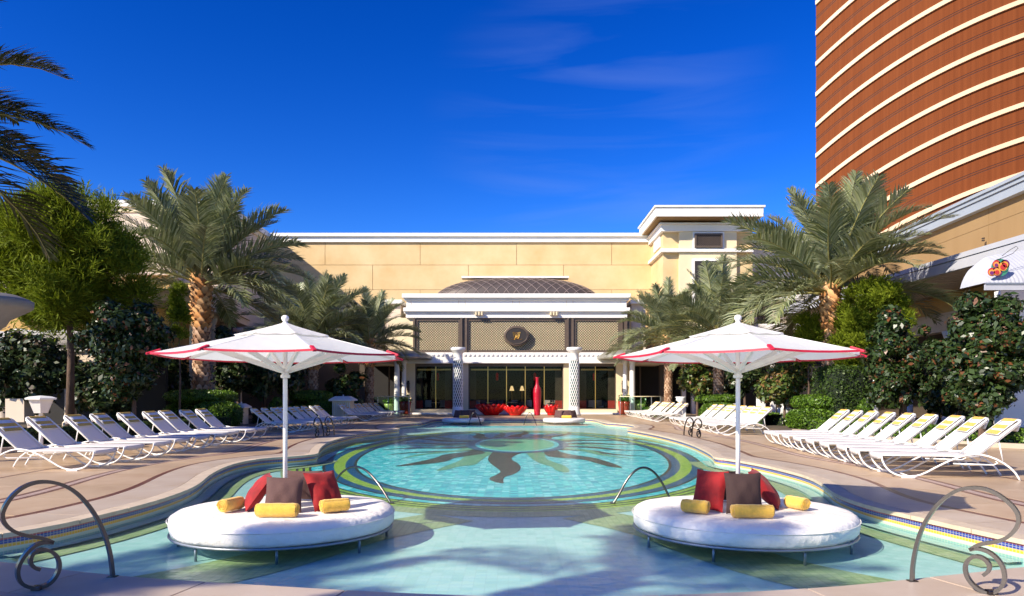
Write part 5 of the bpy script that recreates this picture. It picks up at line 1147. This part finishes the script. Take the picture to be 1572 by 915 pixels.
for k in range(-9, 8):       # band k=0 is the traced one
    zb0 = k*HF; strip('cream_band', zb0-.24, zb0+.24, .22, M['towerband'])
    strip('spandrel', zb0+.24, zb0+1.66, 0, M['terra']); strip('groove', zb0+1.66, zb0+1.76, -.03, M['groove'], .2); strip('spandrel', zb0+1.76, zb0+1.90, 0, M['terra']); strip('groove', zb0+1.90, zb0+2.0, -.03, M['groove'], .2); strip('spandrel', zb0+2.0, zb0+3.36, 0, M['terra'])
b = MB(); p0 = tpt(0, -.4); p1 = tpt(AE*.5, -.4); p2 = tpt(AE, -.4); b.prism([(p0[0]+.3,p0[1]+.3), p1, p2, (p2[0]+5,p2[1]+25), (p0[0]+26,p0[1]+25)], 0, 66); b.build('core', M['terra'], tw)

# ================================================================ PLANTING
def frond_mesh(name, Ln, e0, droop, nl, lw, ll, m, seed, side_mat=None):
    r = np.random.default_rng(seed); K = 14; pts = []; p = np.array([0,0,0.]); e = e0
    for i in range(K+1):
        pts.append(p.copy()); st = Ln/K; p = p+np.array([cos(e),0,sin(e)])*st; e -= droop/K*(.35+1.3*(i/K))
    pts = np.array(pts); V = []
    def at(t):
        f = min(t*K, K-1e-6); i = int(f); u = f-i; return pts[i]*(1-u)+pts[i+1]*u, (pts[i+1]-pts[i])/np.linalg.norm(pts[i+1]-pts[i])
    for k in range(nl):
        t = .16+.84*(k/nl)**.95
        q, tg = at(t); side = np.array([0,1.,0]); up = np.cross(tg, side); up = up if up[2] > 0 or abs(tg[2]) > .9 else -up
        lf = ll*(.35+1.15*sin(pi*min(1,(t*.80+.16)))**.9)*(1 if t < .9 else .75)*(1+.12*r.normal())
        for s_ in (-1, 1):
            fwd = .62+.55*t+.1*r.normal(); vup = .42+.16*r.normal(); d = side*s_*.8+tg*fwd+up*vup; d /= np.linalg.norm(d)
            mid = q+d*lf*.55; d2 = d+np.array([0,0,-.30-.12*r.random()]); d2 /= np.linalg.norm(d2); tip = mid+d2*lf*.5; wv = np.cross(d, up); wv /= np.linalg.norm(wv)+1e-9; wv = wv*lw/2
            V.append([q-wv*.5, q+wv*.5, mid+wv, mid-wv, tip])
    V = np.array(V, np.float32); me_o = npmesh(name, V, 5, m, None, [(0,1,2,3),(3,2,4)]); me = me_o.data; bpy.data.objects.remove(me_o)
    rb_ = MB(); rb_.tube([tuple(q) for q in pts[::2]], .035*Ln/3.5, 4, r2=.006); mr_ = rb_.build(name+'_r', M['rachis']); rm = mr_.data; bpy.data.objects.remove(mr_)
    return me, rm
FR = {}
def fronds(kind, seed=0):
    if kind in FR: return FR[kind]
    defs = []; k = 0
    for e_deg, dr in ((86,.35),(74,.55),(62,.75),(50,.9),(36,1.05),(21,1.15),(5,1.1),(-12,.9)):
        for v in range(2):
            mm_ = {'n':'frond','y':'frondy','d':'frondshade'}[kind]; m_ = M['frondy'] if (kind == 'n' and e_deg <= -12 and v == 1) else M[mm_]
            defs.append((e_deg, frond_mesh('frond', 1.0*3.6, radians(e_deg), dr*(.85+.3*v), 84, .048, .56, m_, 10*k+v+seed))); k += 1
    FR[kind] = defs; return defs
def palm(px, crown_y, Y, R, trunk_r, label, nfr=58, kind='n', group='date palms round the pool', X=None, zc=None, dead=0, seed=0, skirt=True):
    rnd = random.Random(seed+int(px)); X = (px-CX)*Y/FOC if X is None else X; zc = EYE+(HOR-crown_y)*Y/FOC if zc is None else zc
    t = thing('palm_tree', label, 'palm tree', (X,Y,0), group); lean = rnd.uniform(-.1,.1)
    n = 16; pts = [(X, Y, zc*i/n) for i in range(n+1)]
    b = MB(); b.lathe([(trunk_r*1.08,0)]+[(trunk_r*(.9+.06*sin(i*2.1)), zc*i/n*.985) for i in range(1, n+1)]+[(trunk_r*.5, zc+.25)], (X,Y,0), 14); b.build('trunk', M['palmbark'], t, True)
    # old leaf bases: overlapping upward-pointing scales, bigger and looser near the crown
    def scales(z0, z1, dz, per, size, out_, name, m):
        V = []; z = z0; rw = 0
        while z < z1:
            for k in range(per):
                a = 2*pi*(k+.5*(rw % 2))/per+rnd.uniform(-.08,.08); ca, sa = cos(a), sin(a); r0 = trunk_r*.90; w_ = size*rnd.uniform(.8,1.15); o_ = out_*rnd.uniform(.6,1.4); h = size*rnd.uniform(.8,1.25)
                T = np.array([-sa,ca,0]); Rr = np.array([ca,sa,0]); c_ = np.array([X,Y,z]); V.append([c_+Rr*r0-T*w_*.62, c_+Rr*r0+T*w_*.62, c_+Rr*(r0+o_*.8)+T*w_*.42+[0,0,h*.7], c_+Rr*(r0+o_)+[0,0,h], c_+Rr*(r0+o_*.8)-T*w_*.42+[0,0,h*.7], c_+Rr*(r0-.02)+[0,0,h*1.05]])
            z += dz; rw += 1
        if V: stuff(npmesh(name, np.array(V, np.float32), 6, m, t, [(0,1,2,3,4),(4,3,5),(3,2,5)]))
    zs = zc-trunk_r*6.2
    scales(.2, zs, trunk_r*.52, 9, trunk_r*.55, trunk_r*.22, 'leaf_scars', M['boot']); scales(zs, zc+.1, trunk_r*.55, 8, trunk_r*.85, trunk_r*.55, 'leaf_bases', M['boot2'])
    defs = fronds(kind)
    for i in range(nfr):
        u = (i+.5)/nfr; el = 87-(97 if skirt else 80)*u**.9+rnd.uniform(-6,6); di = min(range(len(defs)), key=lambda q: abs(defs[q][0]-el)+rnd.random()*.1); di = di ^ (rnd.random() < .5)
        me, rm = defs[di % len(defs)][1]; az = i*2.399963+rnd.uniform(-.2,.2)
        if el < 22 and sin(az) < -.72: continue          # trimmed low fronds on the pool side
        sc = R/3.6*rnd.uniform(.90,1.12)*(1.0 if el > 60 else 1.06)
        o_ = bpy.data.objects.new('frond', me); COL.objects.link(o_); o_.parent = t; o_.location = (cos(az)*trunk_r*.35, sin(az)*trunk_r*.35, zc+.1-.35*u*trunk_r*3); o_.rotation_euler = (radians(rnd.uniform(-18,18)), 0, az); o_.scale = (sc,)*3; o_.rotation_mode = 'XYZ'
        r_ = bpy.data.objects.new('midrib', rm); COL.objects.link(r_); r_.parent = o_
    return t
def blobs_in(c, R, n, r0, r1, rnd):
    out_ = []
    for i in range(n):
        a = rnd.uniform(0, 2*pi); cz = rnd.uniform(-1, 1); s_ = sqrt(1-cz*cz); k = rnd.uniform(.45,.95); out_.append((np.array([c[0]+R[0]*k*s_*cos(a), c[1]+R[1]*k*s_*sin(a), c[2]+R[2]*k*cz]), rnd.uniform(r0, r1)))
    return out_
def foliage(clumps, nleaf, size, elong=1.9, up=.5, shell=.55):
    w_ = np.array([r**2 for _, r in clumps]); w_ /= w_.sum(); idx = rng.choice(len(clumps), nleaf, p=w_); D = rng.normal(size=(nleaf,3)); D /= np.linalg.norm(D, axis=1, keepdims=True)
    rad = np.array([clumps[i][1] for i in idx]); C = np.array([clumps[i][0] for i in idx]); rr = rad*(shell+(1-shell)*rng.random(nleaf))*(1+.18*rng.normal(size=nleaf)); return leaf_quads(C+D*rr[:,None]*[1,1,.85], D+rng.normal(size=(nleaf,3))*.55+[0,0,up], size, elong)
def tree(px, Y, box, nleaf, leaf, m, label, cat='tree', name='tree', group=None, nclump=26, trunk_r=.1, base=0, twigs=7, depth=None, cr=(.22,.42), seed=1, dense=True, trunkpx=None, lean=0, multi=1):
    """box = (x0,y0,x1,y1) of the crown in the picture at depth Y"""
    rnd = random.Random(seed); a = P(box[0],box[3],Y); c = P(box[2],box[1],Y); cen = ((a.x+c.x)/2, Y, (a.z+c.z)/2); R = ((c.x-a.x)/2, depth or (c.x-a.x)/2, (c.z-a.z)/2); X = (px-CX)*Y/FOC
    t = thing(name, label, cat, (X,Y,base), group); mn = min(R[0], R[2])
    cl = blobs_in(cen, (R[0]*.85,R[1]*.85,R[2]*.85), nclump, mn*cr[0], mn*cr[1], rnd)
    if dense: cl.append((np.array(cen), mn*.6))
    ztr = cen[2]+R[2]*.35; pts = [Vector((X,Y,base)), Vector((X+.3*trunk_r,Y,base+(ztr-base)*.35)), Vector((X*.7+cen[0]*.3,Y,base+(ztr-base)*.7)), Vector((X*.4+cen[0]*.6,Y,ztr))]
    b = MB(); b.tube(chaikin(pts, 2), trunk_r, 8, r2=trunk_r*.35); b.build('trunk', M['bark'], t, True)
    b = MB(); 
    for k in range(min(twigs, len(cl))):
        q = Vector(cl[k][0]); s0 = Vector((X*.6+cen[0]*.4, Y, base+(ztr-base)*rnd.uniform(.45,.8))); mid = s0.lerp(q, .5)+Vector((0,0,-.1*R[2])); b.tube([s0, mid, q], trunk_r*.42, 5, r2=trunk_r*.12)
    b.build('limbs', M['bark'], t, True)
    npmesh('crown', foliage(cl, nleaf, leaf), 4, m, t); return t
def sprays(clumps, nsp, ln, wd, per=9):
    w_ = np.array([r**2 for _, r in clumps]); w_ /= w_.sum(); idx = rng.choice(len(clumps), nsp, p=w_); D = rng.normal(size=(nsp,3)); D[:,2] += .25; D /= np.linalg.norm(D, axis=1, keepdims=True)
    rad = np.array([clumps[i][1] for i in idx]); C = np.array([clumps[i][0] for i in idx])+D*(rad*(.35+.65*rng.random(nsp)))[:,None]; A = D*.7+np.array([0,0,.65])+rng.normal(size=(nsp,3))*.25; A /= np.linalg.norm(A, axis=1, keepdims=True)
    out_ = []
    for k in range(per):
        p = C+A*(ln*k/per*rng.uniform(.6,1.4,size=nsp))[:,None]; d = A*.9+rng.normal(size=(nsp,3))*.5; d /= np.linalg.norm(d, axis=1, keepdims=True); sd_ = np.cross(d, rng.normal(size=(nsp,3))); sd_ /= np.linalg.norm(sd_, axis=1, keepdims=True)
        l = (ln*.55*rng.uniform(.6,1.3,size=nsp))[:,None]; out_.append(np.stack([p, p+d*l*.5+sd_*wd/2, p+d*l, p+d*l*.5-sd_*wd/2], axis=1))
    return np.concatenate(out_)
def pine(px, Y, box, nsp, label, trunk_r, nclump, seed, twigs=14, ln=.34, wd=.04, cone=.75):
    rnd = random.Random(seed); a = P(box[0],box[3],Y); c = P(box[2],box[1],Y); X = (px-CX)*Y/FOC; cx_, cz = (a.x+c.x)/2, (a.z+c.z)/2; rx, rz = (c.x-a.x)/2, (c.z-a.z)/2
    t = thing('pine_tree', label, 'pine tree', (X,Y,0), 'pine trees'); cl = []
    for i in range(nclump):
        h = rnd.uniform(-1, .92)**1; wid = max(.12, (1-max(0,h)**1.6*cone)*(1 if h > -.6 else .8)); an = rnd.uniform(0, 2*pi); rr = rnd.uniform(.25,.92)*wid*rx; r = rnd.uniform(.07,.18)*rx*(1.15-.5*max(0,h)); cl.append((np.array([cx_+rr*cos(an), Y+rr*sin(an), cz+h*rz]), r))
    top = a.z+(c.z-a.z)*.9; b = MB(); b.tube([(X,Y,0),(X+.05,Y,top*.35),(X*.6+cx_*.4,Y,top*.7),(cx_,Y,top)], trunk_r, 8, r2=trunk_r*.15); b.build('trunk', M['bark'], t, True)
    b = MB()
    for k in range(twigs): q = Vector(cl[k][0]); s0 = Vector((X*.6+cx_*.4, Y, max(top*.3, q.z-rz*.25))); b.tube([s0, s0.lerp(q,.5)+Vector((0,0,-.05*rz)), q], trunk_r*.35, 5, r2=trunk_r*.08)
    b.build('limbs', M['bark'], t, True); npmesh('crown', sprays(cl, nsp, ln, wd), 4, M['pine'], t); return t
def hedge(name, cen, R, n, leaf, m, label, cat, group=None, p=2.2, zfloor=0, parts=None):
    """clipped shrub: superellipsoid body under a skin of leaves"""
    t = thing(name, label, cat, (cen[0],cen[1],zfloor), group); todo = parts or [(cen, R, p)]
    for (c_, R_, p_) in todo:
        D = rng.normal(size=(n,3)); D /= np.linalg.norm(D, axis=1, keepdims=True); k = 1/((abs(D[:,0])**p_+abs(D[:,1])**p_+abs(D[:,2])**(p_))**(1/p_)); S_ = D*k[:,None]*np.array(R_); Nn = np.sign(S_)*(abs(S_/np.array(R_))**(p_-1))/np.array(R_)
        C = S_*(1+.035*rng.normal(size=(n,1))*1.0)+np.array(c_)+rng.normal(size=(n,3))*leaf*.35; C = C[C[:,2] > zfloor+.01]; Nn = Nn[:len(C)]
        npmesh('leaves', leaf_quads(C, Nn/np.linalg.norm(Nn,axis=1,keepdims=True)+rng.normal(size=Nn.shape)*.55, leaf, 1.5), 4, m, t)
        b = MB(); V = []; F = []; nu, nv = 24, 12
        for i in range(nv+1):
            th = pi*i/nv
            for j in range(nu):
                ph = 2*pi*j/nu; d = np.array([sin(th)*cos(ph), sin(th)*sin(ph), cos(th)]); kk = .95/((abs(d[0])**p_+abs(d[1])**p_+abs(d[2])**p_)**(1/p_)); V.append(tuple(np.array(c_)+d*kk*np.array(R_)))
        for i in range(nv):
            for j in range(nu): F.append((i*nu+j, (i+1)*nu+j, (i+1)*nu+(j+1)%nu, i*nu+(j+1)%nu))
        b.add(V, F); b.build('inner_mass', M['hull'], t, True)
    return t
def hedge_strip(pts, h, wd, n, leaf, m, label, group=None):
    t = thing('low_hedge', label, 'hedge', (pts[0][0],pts[0][1],0), group); c_ = resample([V3(*p) for p in pts], .5); Ln = sum((b_-a_).length for a_, b_ in zip(c_[:-1], c_[1:])); b = MB(); NN = normals(c_); V = []; F = []
    for p_, n_ in zip(c_, NN):
        a_ = p_+n_*wd*.47; d_ = p_-n_*wd*.47; V += [(a_.x,a_.y,0),(a_.x,a_.y,h*.95),(d_.x,d_.y,h*.95),(d_.x,d_.y,0)]
    for i in range(len(c_)-1):
        for j in range(3): F.append((i*4+j, (i+1)*4+j, (i+1)*4+j+1, i*4+j+1))
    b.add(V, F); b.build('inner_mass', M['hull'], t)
    i = rng.integers(0, len(c_)-1, n); u = rng.random(n)[:,None]; A_ = np.array([tuple(q) for q in c_]); N_ = np.array([tuple(q) for q in NN]); base = A_[i]*(1-u)+A_[i+1]*u; nn = N_[i]; q = rng.random(n)*(2*h+wd); off = np.where(q < h, wd/2, np.where(q < h+wd, wd/2-(q-h), -wd/2)); zz = np.where(q < h, q, np.where(q < h+wd, h, h-(q-h-wd))); no = np.where((q < h)[:,None], nn, np.where((q < h+wd)[:,None], [[0,0,1.]], -nn))
    C = base+nn*off[:,None]+np.stack([np.zeros(n),np.zeros(n),zz],1)+rng.normal(size=(n,3))*leaf*.5; npmesh('leaves', leaf_quads(C, no+rng.normal(size=(n,3))*.6, leaf, 1.5), 4, m, t); return t
# palms
palm(309, 430, 35, 4.85, .39, 'big date palm with thick rough trunk rising from the stacked hedge on the left', 66, seed=3)
palm(1275, 442, 32.5, 4.9, .35, 'big date palm with thick rough trunk rising from the stacked hedge on the right', 66, seed=8)
palm(480, 520, 45.5, 4.3, .33, 'middle left date palm behind the loungers, right of the biggest left palm', 58, seed=5)
palm(567, 524, 50, 3.5, .30, 'left date palm closest to the pavilion', 52, seed=6)
palm(1103, 512, 43.5, 4.3, .31, 'middle right date palm with dead fruit stalks, left of the biggest right palm', 58, seed=7)
palm(1026, 518, 49, 3.8, .28, 'right date palm closest to the pavilion', 52, seed=9)
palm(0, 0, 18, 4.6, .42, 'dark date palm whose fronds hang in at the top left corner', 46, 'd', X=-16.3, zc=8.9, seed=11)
palm(0, 0, -1.9, 2.7, .3, 'date palm standing behind the camera on the far left, seen only by its shadow', 44, 'n', X=-13.5, zc=6.0, seed=12)
palm(0, 0, -1.6, 2.1, .25, 'slender date palm behind the camera, seen only by its shadow on the water', 15, 'n', X=-9.5, zc=8.0, seed=13, skirt=False)
# left trees
pine(107, 26.5, (-12,298,208,492), 11500, 'large bright green feathery pine tree on the left', .17, 170, 21, ln=.55, wd=.04, cone=.6)
tree(205, 24.5, (122,440,268,635), 30000, .085, M['mag'], 'magnolia tree with rusty leaf backs left of the big left palm', name='magnolia_tree', nclump=70, cr=(.13,.30), trunk_r=.09, seed=22, twigs=14)
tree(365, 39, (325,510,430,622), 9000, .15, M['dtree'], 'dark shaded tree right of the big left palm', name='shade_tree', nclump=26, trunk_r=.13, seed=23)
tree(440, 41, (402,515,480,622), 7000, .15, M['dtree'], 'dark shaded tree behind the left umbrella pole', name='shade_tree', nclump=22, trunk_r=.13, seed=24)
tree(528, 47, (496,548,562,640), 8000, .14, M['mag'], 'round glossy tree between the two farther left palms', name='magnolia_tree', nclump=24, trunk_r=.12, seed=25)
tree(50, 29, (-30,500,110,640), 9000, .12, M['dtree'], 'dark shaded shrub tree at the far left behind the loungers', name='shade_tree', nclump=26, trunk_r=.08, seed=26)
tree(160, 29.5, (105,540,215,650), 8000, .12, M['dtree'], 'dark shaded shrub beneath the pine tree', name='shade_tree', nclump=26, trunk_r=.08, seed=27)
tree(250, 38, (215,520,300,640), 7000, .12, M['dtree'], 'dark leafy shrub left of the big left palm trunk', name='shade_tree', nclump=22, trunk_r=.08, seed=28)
pine(275, 31, (258,442,292,520), 900, 'small pine tip poking up left of the big left palm trunk', .06, 16, 29, twigs=6, ln=.3)
tree(350, 41, (320,500,400,560), 4000, .15, M['dtree'], 'dark tree in the shade of the left eaves', name='shade_tree', nclump=16, trunk_r=.12, seed=30)
tree(405, 52, (375,500,470,560), 6000, .16, M['magl'], 'yellow green tree seen over the left umbrella', name='leafy_tree', nclump=18, trunk_r=.12, seed=46)
# right trees
tree(1070, 46, (1038,550,1102,620), 7000, .13, M['magl'], 'round light green tree between the two farther right palms', name='leafy_tree', nclump=22, trunk_r=.10, seed=31)
tree(1143, 41, (1108,548,1168,610), 5000, .13, M['dtree'], 'dark tree behind the right umbrella pole', name='shade_tree', nclump=18, trunk_r=.10, seed=32)
tree(1204, 34, (1163,548,1252,628), 12000, .10, M['magl'], 'small magnolia with yellow and rusty leaves right of the umbrella pole', name='magnolia_tree', nclump=26, trunk_r=.08, seed=33)
pine(1335, 31, (1285,432,1392,565), 5500, 'bright green pine right of the big right palm trunk', .13, 55, 34, twigs=12, ln=.36, wd=.045, cone=.5)
pine(1240, 33, (1220,486,1264,560), 1300, 'thin bright pine sprays left of the big right palm trunk', .07, 22, 35, twigs=8, ln=.34, cone=.5)
tree(1388, 24.5, (1318,462,1440,652), 26000, .085, M['mag'], 'magnolia with rusty leaf backs behind the near right loungers', name='magnolia_tree', nclump=62, cr=(.13,.30), trunk_r=.09, seed=36, twigs=14, dense=False)
tree(1507, 20.5, (1425,432,1600,660), 36000, .08, M['mag'], 'biggest dark magnolia at the right edge', name='magnolia_tree', nclump=80, cr=(.11,.27), trunk_r=.12, seed=37, twigs=16, dense=False)
tree(1440, 28, (1395,500,1490,650), 9000, .13, M['dtree'], 'dark shrub tree between the two right magnolias', name='shade_tree', nclump=26, trunk_r=.09, seed=38)
tree(1300, 36, (1255,540,1340,640), 8000, .13, M['dtree'], 'dark foliage tree behind the big right palm trunk', name='shade_tree', nclump=24, trunk_r=.1, seed=39)
tree(1530, 26, (1460,560,1620,672), 9000, .13, M['dtree'], 'dark shrub mass at the right edge under the magnolia', name='shade_tree', nclump=26, trunk_r=.08, seed=40)
tree(1110, 52, (1075,560,1150,625), 5000, .15, M['dtree'], 'dark foliage beyond the middle right palm trunk', name='shade_tree', nclump=16, trunk_r=.1, seed=41)
tree(1385, 30, (1345,560,1400,640), 5000, .12, M['hedged'], 'small bright shrub below the right pine', name='leafy_tree', nclump=16, trunk_r=.06, seed=42)
# stacked and clipped hedges
def zpx(y, Y): return EYE+(HOR-y)*Y/FOC
def stacked(px0, px1, ytop, ymid, Y, bx0, bx1, label, m='hedge'):
    k = Y/FOC; cx_ = ((px0+px1)/2-CX)*k; r = (px1-px0)/2*k; zt_, zm = zpx(ytop, Y), zpx(ymid, Y); bc = ((bx0+bx1)/2-CX)*(Y-1.2)/FOC; br = (bx1-bx0)/2*(Y-1.2)/FOC
    hedge('stacked_hedge', (cx_,Y,0), None, 9000, .055, M[m], label, 'hedge', 'stacked clipped hedges at the palm feet', parts=[((cx_,Y,(zt_+zm)/2), (r,r,(zt_-zm)/2*1.08), 3.2), ((bc,Y-1.0,(zm-.05)/2), (br,br,(zm+.05)/2), 2.8), ((cx_+(cx_-bc)*.6,Y+.3,(zm-.05)/2), (r*.75,r*.75,(zm+.0)/2), 2.6)])
stacked(265, 355, 600, 617, 34.5, 300, 364, 'two tier clipped round hedge at the foot of the biggest left palm')
stacked(1225, 1324, 607, 628, 32, 1215, 1282, 'two tier clipped round hedge at the foot of the biggest right palm')
stacked(448, 507, 601, 616, 45, 470, 512, 'two tier clipped hedge at the foot of the middle left palm')
stacked(1072, 1132, 607, 618, 43, 1080, 1130, 'two tier clipped hedge at the foot of the middle right palm')
a = P(1285,640,30); c_ = P(1342,562,30); hedge('tall_hedge', ((a.x+c_.x)/2,31.5,c_.z/2), ((c_.x-a.x)/2,1.2,c_.z/2), 9000, .06, M['hedged'], 'tall square clipped hedge right of the big right palm trunk', 'hedge', p=7)
a = P(1318,655,27); hedge('cone_shrub', (a.x+.25,27,.6), (.36,.36,.75), 2500, .05, M['hedge'], 'small pointed shrub right of the stacked right hedge', 'shrub', p=1.5)
a = P(625,0,47); hedge('cone_shrub', (P(425,640,40).x,40,.5), (.5,.5,.9), 2500, .06, M['hedge'], 'small pointed shrub behind the middle left loungers', 'shrub', p=1.5)
hedge_strip([(-14.6,17.5),(-13.3,21),(-12.9,27),(-12.8,31)], .52, .9, 12000, .05, M['hedged'], 'low clipped hedge behind the near left loungers')
hedge_strip([(16.6,19.2),(13.8,22.0),(12.4,25.5),(12.2,28)], .50, .9, 12000, .05, M['hedge'], 'low clipped hedge behind the near right loungers')
hedge_strip([(-12.8,36),(-12.6,43)], .5, 1.0, 6000, .06, M['hedged'], 'low clipped hedge behind the middle left loungers')
hedge_strip([(12.4,33.5),(11.9,38.5),(11.6,42)], .62, 1.0, 8000, .06, M['hedge'], 'low clipped hedge behind the middle right loungers')
hedge_strip([(10.9,46),(10.0,52)], .6, .9, 5000, .06, M['hedge'], 'low clipped hedge behind the far right loungers')
def kerb(pts, label):
    t = thing('planter_kerb', label, 'kerb', (pts[0][0],pts[0][1],0), 'kerbs of the planting beds'); c_ = resample(chaikin([V3(*p) for p in pts], 2), 1.1); n_ = normals(c_)
    for i in range(len(c_)-1):
        d = (c_[i+1]-c_[i]).normalized()*.006; a_, b_ = c_[i]+d, c_[i+1]-d; MB().prism([(a_.x+n_[i].x*.12,a_.y+n_[i].y*.12),(b_.x+n_[i+1].x*.12,b_.y+n_[i+1].y*.12),(b_.x-n_[i+1].x*.12,b_.y-n_[i+1].y*.12),(a_.x-n_[i].x*.12,a_.y-n_[i].y*.12)], -.02, .13).build('kerb_stone', M['kerb'], t, bevel=.01)
kerb([(-13.9,17),(-12.6,21),(-12.1,27),(-12.0,31.8)], 'pale stone kerb of the planting bed behind the near left loungers')
kerb([(16.2,18.2),(13.2,21.2),(11.8,24.8),(11.5,28.6)], 'pale stone kerb of the planting bed behind the near right loungers')
kerb([(11.7,33),(11.2,38),(10.9,43)], 'pale stone kerb of the planting bed behind the middle right loungers')
# planting beds
for pts in ([(-13.9,17),(-12.6,21),(-12.1,27),(-12.0,31.8),(-12,44),(-35,44),(-35,17)], [(16.2,18.2),(13.2,21.2),(11.8,24.8),(11.5,28.6),(11.2,38),(10.9,43),(10.6,52),(35,52),(35,18)]):
    b = MB(); b.prism(pts, -.02, .05); struct(b.build('planting_bed', M['earth']))

# ================================================================ BINS, LANTERN, URNS
def bin_(px, Y, wpx, hpx, label, domed):
    X = (px-CX)*Y/FOC; w_ = wpx/2*Y/FOC; h = hpx*Y/FOC; t = thing('litter_bin', label, 'bin', (X,Y,0), 'cream litter bins beside the hedges')
    MB().box(X-w_*.82,Y-w_*.82,0,X+w_*.82,Y+w_*.82,.06).build('plinth', M['cream'], t); MB().box(X-w_*.76,Y-w_*.76,.06,X+w_*.76,Y+w_*.76,h*.80).build('body', M['cream'], t, bevel=.02)
    n = 9
    for k in range(n): x = X-w_*.70+1.4*w_*k/(n-1); MB().box(x-.02,Y-w_*.80,.12,x+.02,Y-w_*.76,h*.74).build('flute', M['trim'], t)
    b = MB(); b.add([(X-w_,Y-w_,h*.80),(X+w_,Y-w_,h*.80),(X+w_,Y+w_,h*.80),(X-w_,Y+w_,h*.80),(X-w_,Y-w_,h*.86),(X+w_,Y-w_,h*.86),(X+w_,Y+w_,h*.86),(X-w_,Y+w_,h*.86),(X-w_*.55,Y-w_*.55,h),(X+w_*.55,Y-w_*.55,h),(X+w_*.55,Y+w_*.55,h),(X-w_*.55,Y+w_*.55,h)], [(0,1,5,4),(1,2,6,5),(2,3,7,6),(3,0,4,7),(4,5,9,8),(5,6,10,9),(6,7,11,10),(7,4,8,11),(8,9,10,11),(3,2,1,0)]); b.build('lid', M['trim'], t)
    for s_ in ((-1,1) if not domed else (0,)): MB().lathe([(.03,h),(.05,h+.05),(.03,h+.09),(0,h+.1)], (X+s_*w_*.3,Y,0), 8).build('finial', M['trim'], t)
bin_(366, 35.5, 30, 33, 'cream litter bin with two small finials right of the stacked left hedge', False)
bin_(527, 43.5, 36, 36, 'fluted cream litter bin with domed lid beside the middle left loungers', True)
X, Y = (63-CX)*19/FOC, 19.0; t = thing('lantern_bollard', 'white tapering lantern with wide flat lid behind the near left loungers', 'lantern', (X,Y,0))
zt_ = zpx(610,Y); zb_ = zpx(634,Y); MB().lathe([(.05,0),(.05,zb_)], (X,Y,0), 10).build('post', M['white'], t); MB().lathe([(.18,zb_),(.19,zb_+.03),(.32,zt_-.06)], (X,Y,0), 6).build('lantern_body', M['trim'], t); MB().lathe([(.40,zt_-.06),(.41,zt_-.02),(.30,zt_+.02),(0,zt_+.05)], (X,Y,0), 6).build('lid', M['white'], t)
def urn(px, yb, yt, Y, label, r=.28, ped=.5):
    X = (px-CX)*Y/FOC; z0, z1 = max(0, zpx(yb,Y)), zpx(yt,Y); h = z1-z0; t = thing('stone_urn', label, 'urn', (X,Y,0), 'white stone urns in the planting')
    MB().box(X-r*.8,Y-r*.8,0,X+r*.8,Y+r*.8,z0+h*ped*.5).build('pedestal', M['white'], t, bevel=.02); z = z0+h*ped*.5; hh = z1-z
    MB().lathe([(r*.5,z),(r*.3,z+hh*.15),(r*.35,z+hh*.25),(r*.9,z+hh*.55),(r*.8,z+hh*.75),(r,z+hh*.95),(r*.85,z+hh)], (X,Y,0), 16).build('vessel', M['white'], t, True); return t
urn(1168, 628, 597, 35, 'white carved figure urn between the right trees', .22, 1.2)
urn(1045, 622, 609, 42, 'white urn standing behind the far right loungers', .32, .2)
urn(1204, 636, 612, 36, 'stone urn on a stepped base behind the small magnolia', .34, .8)
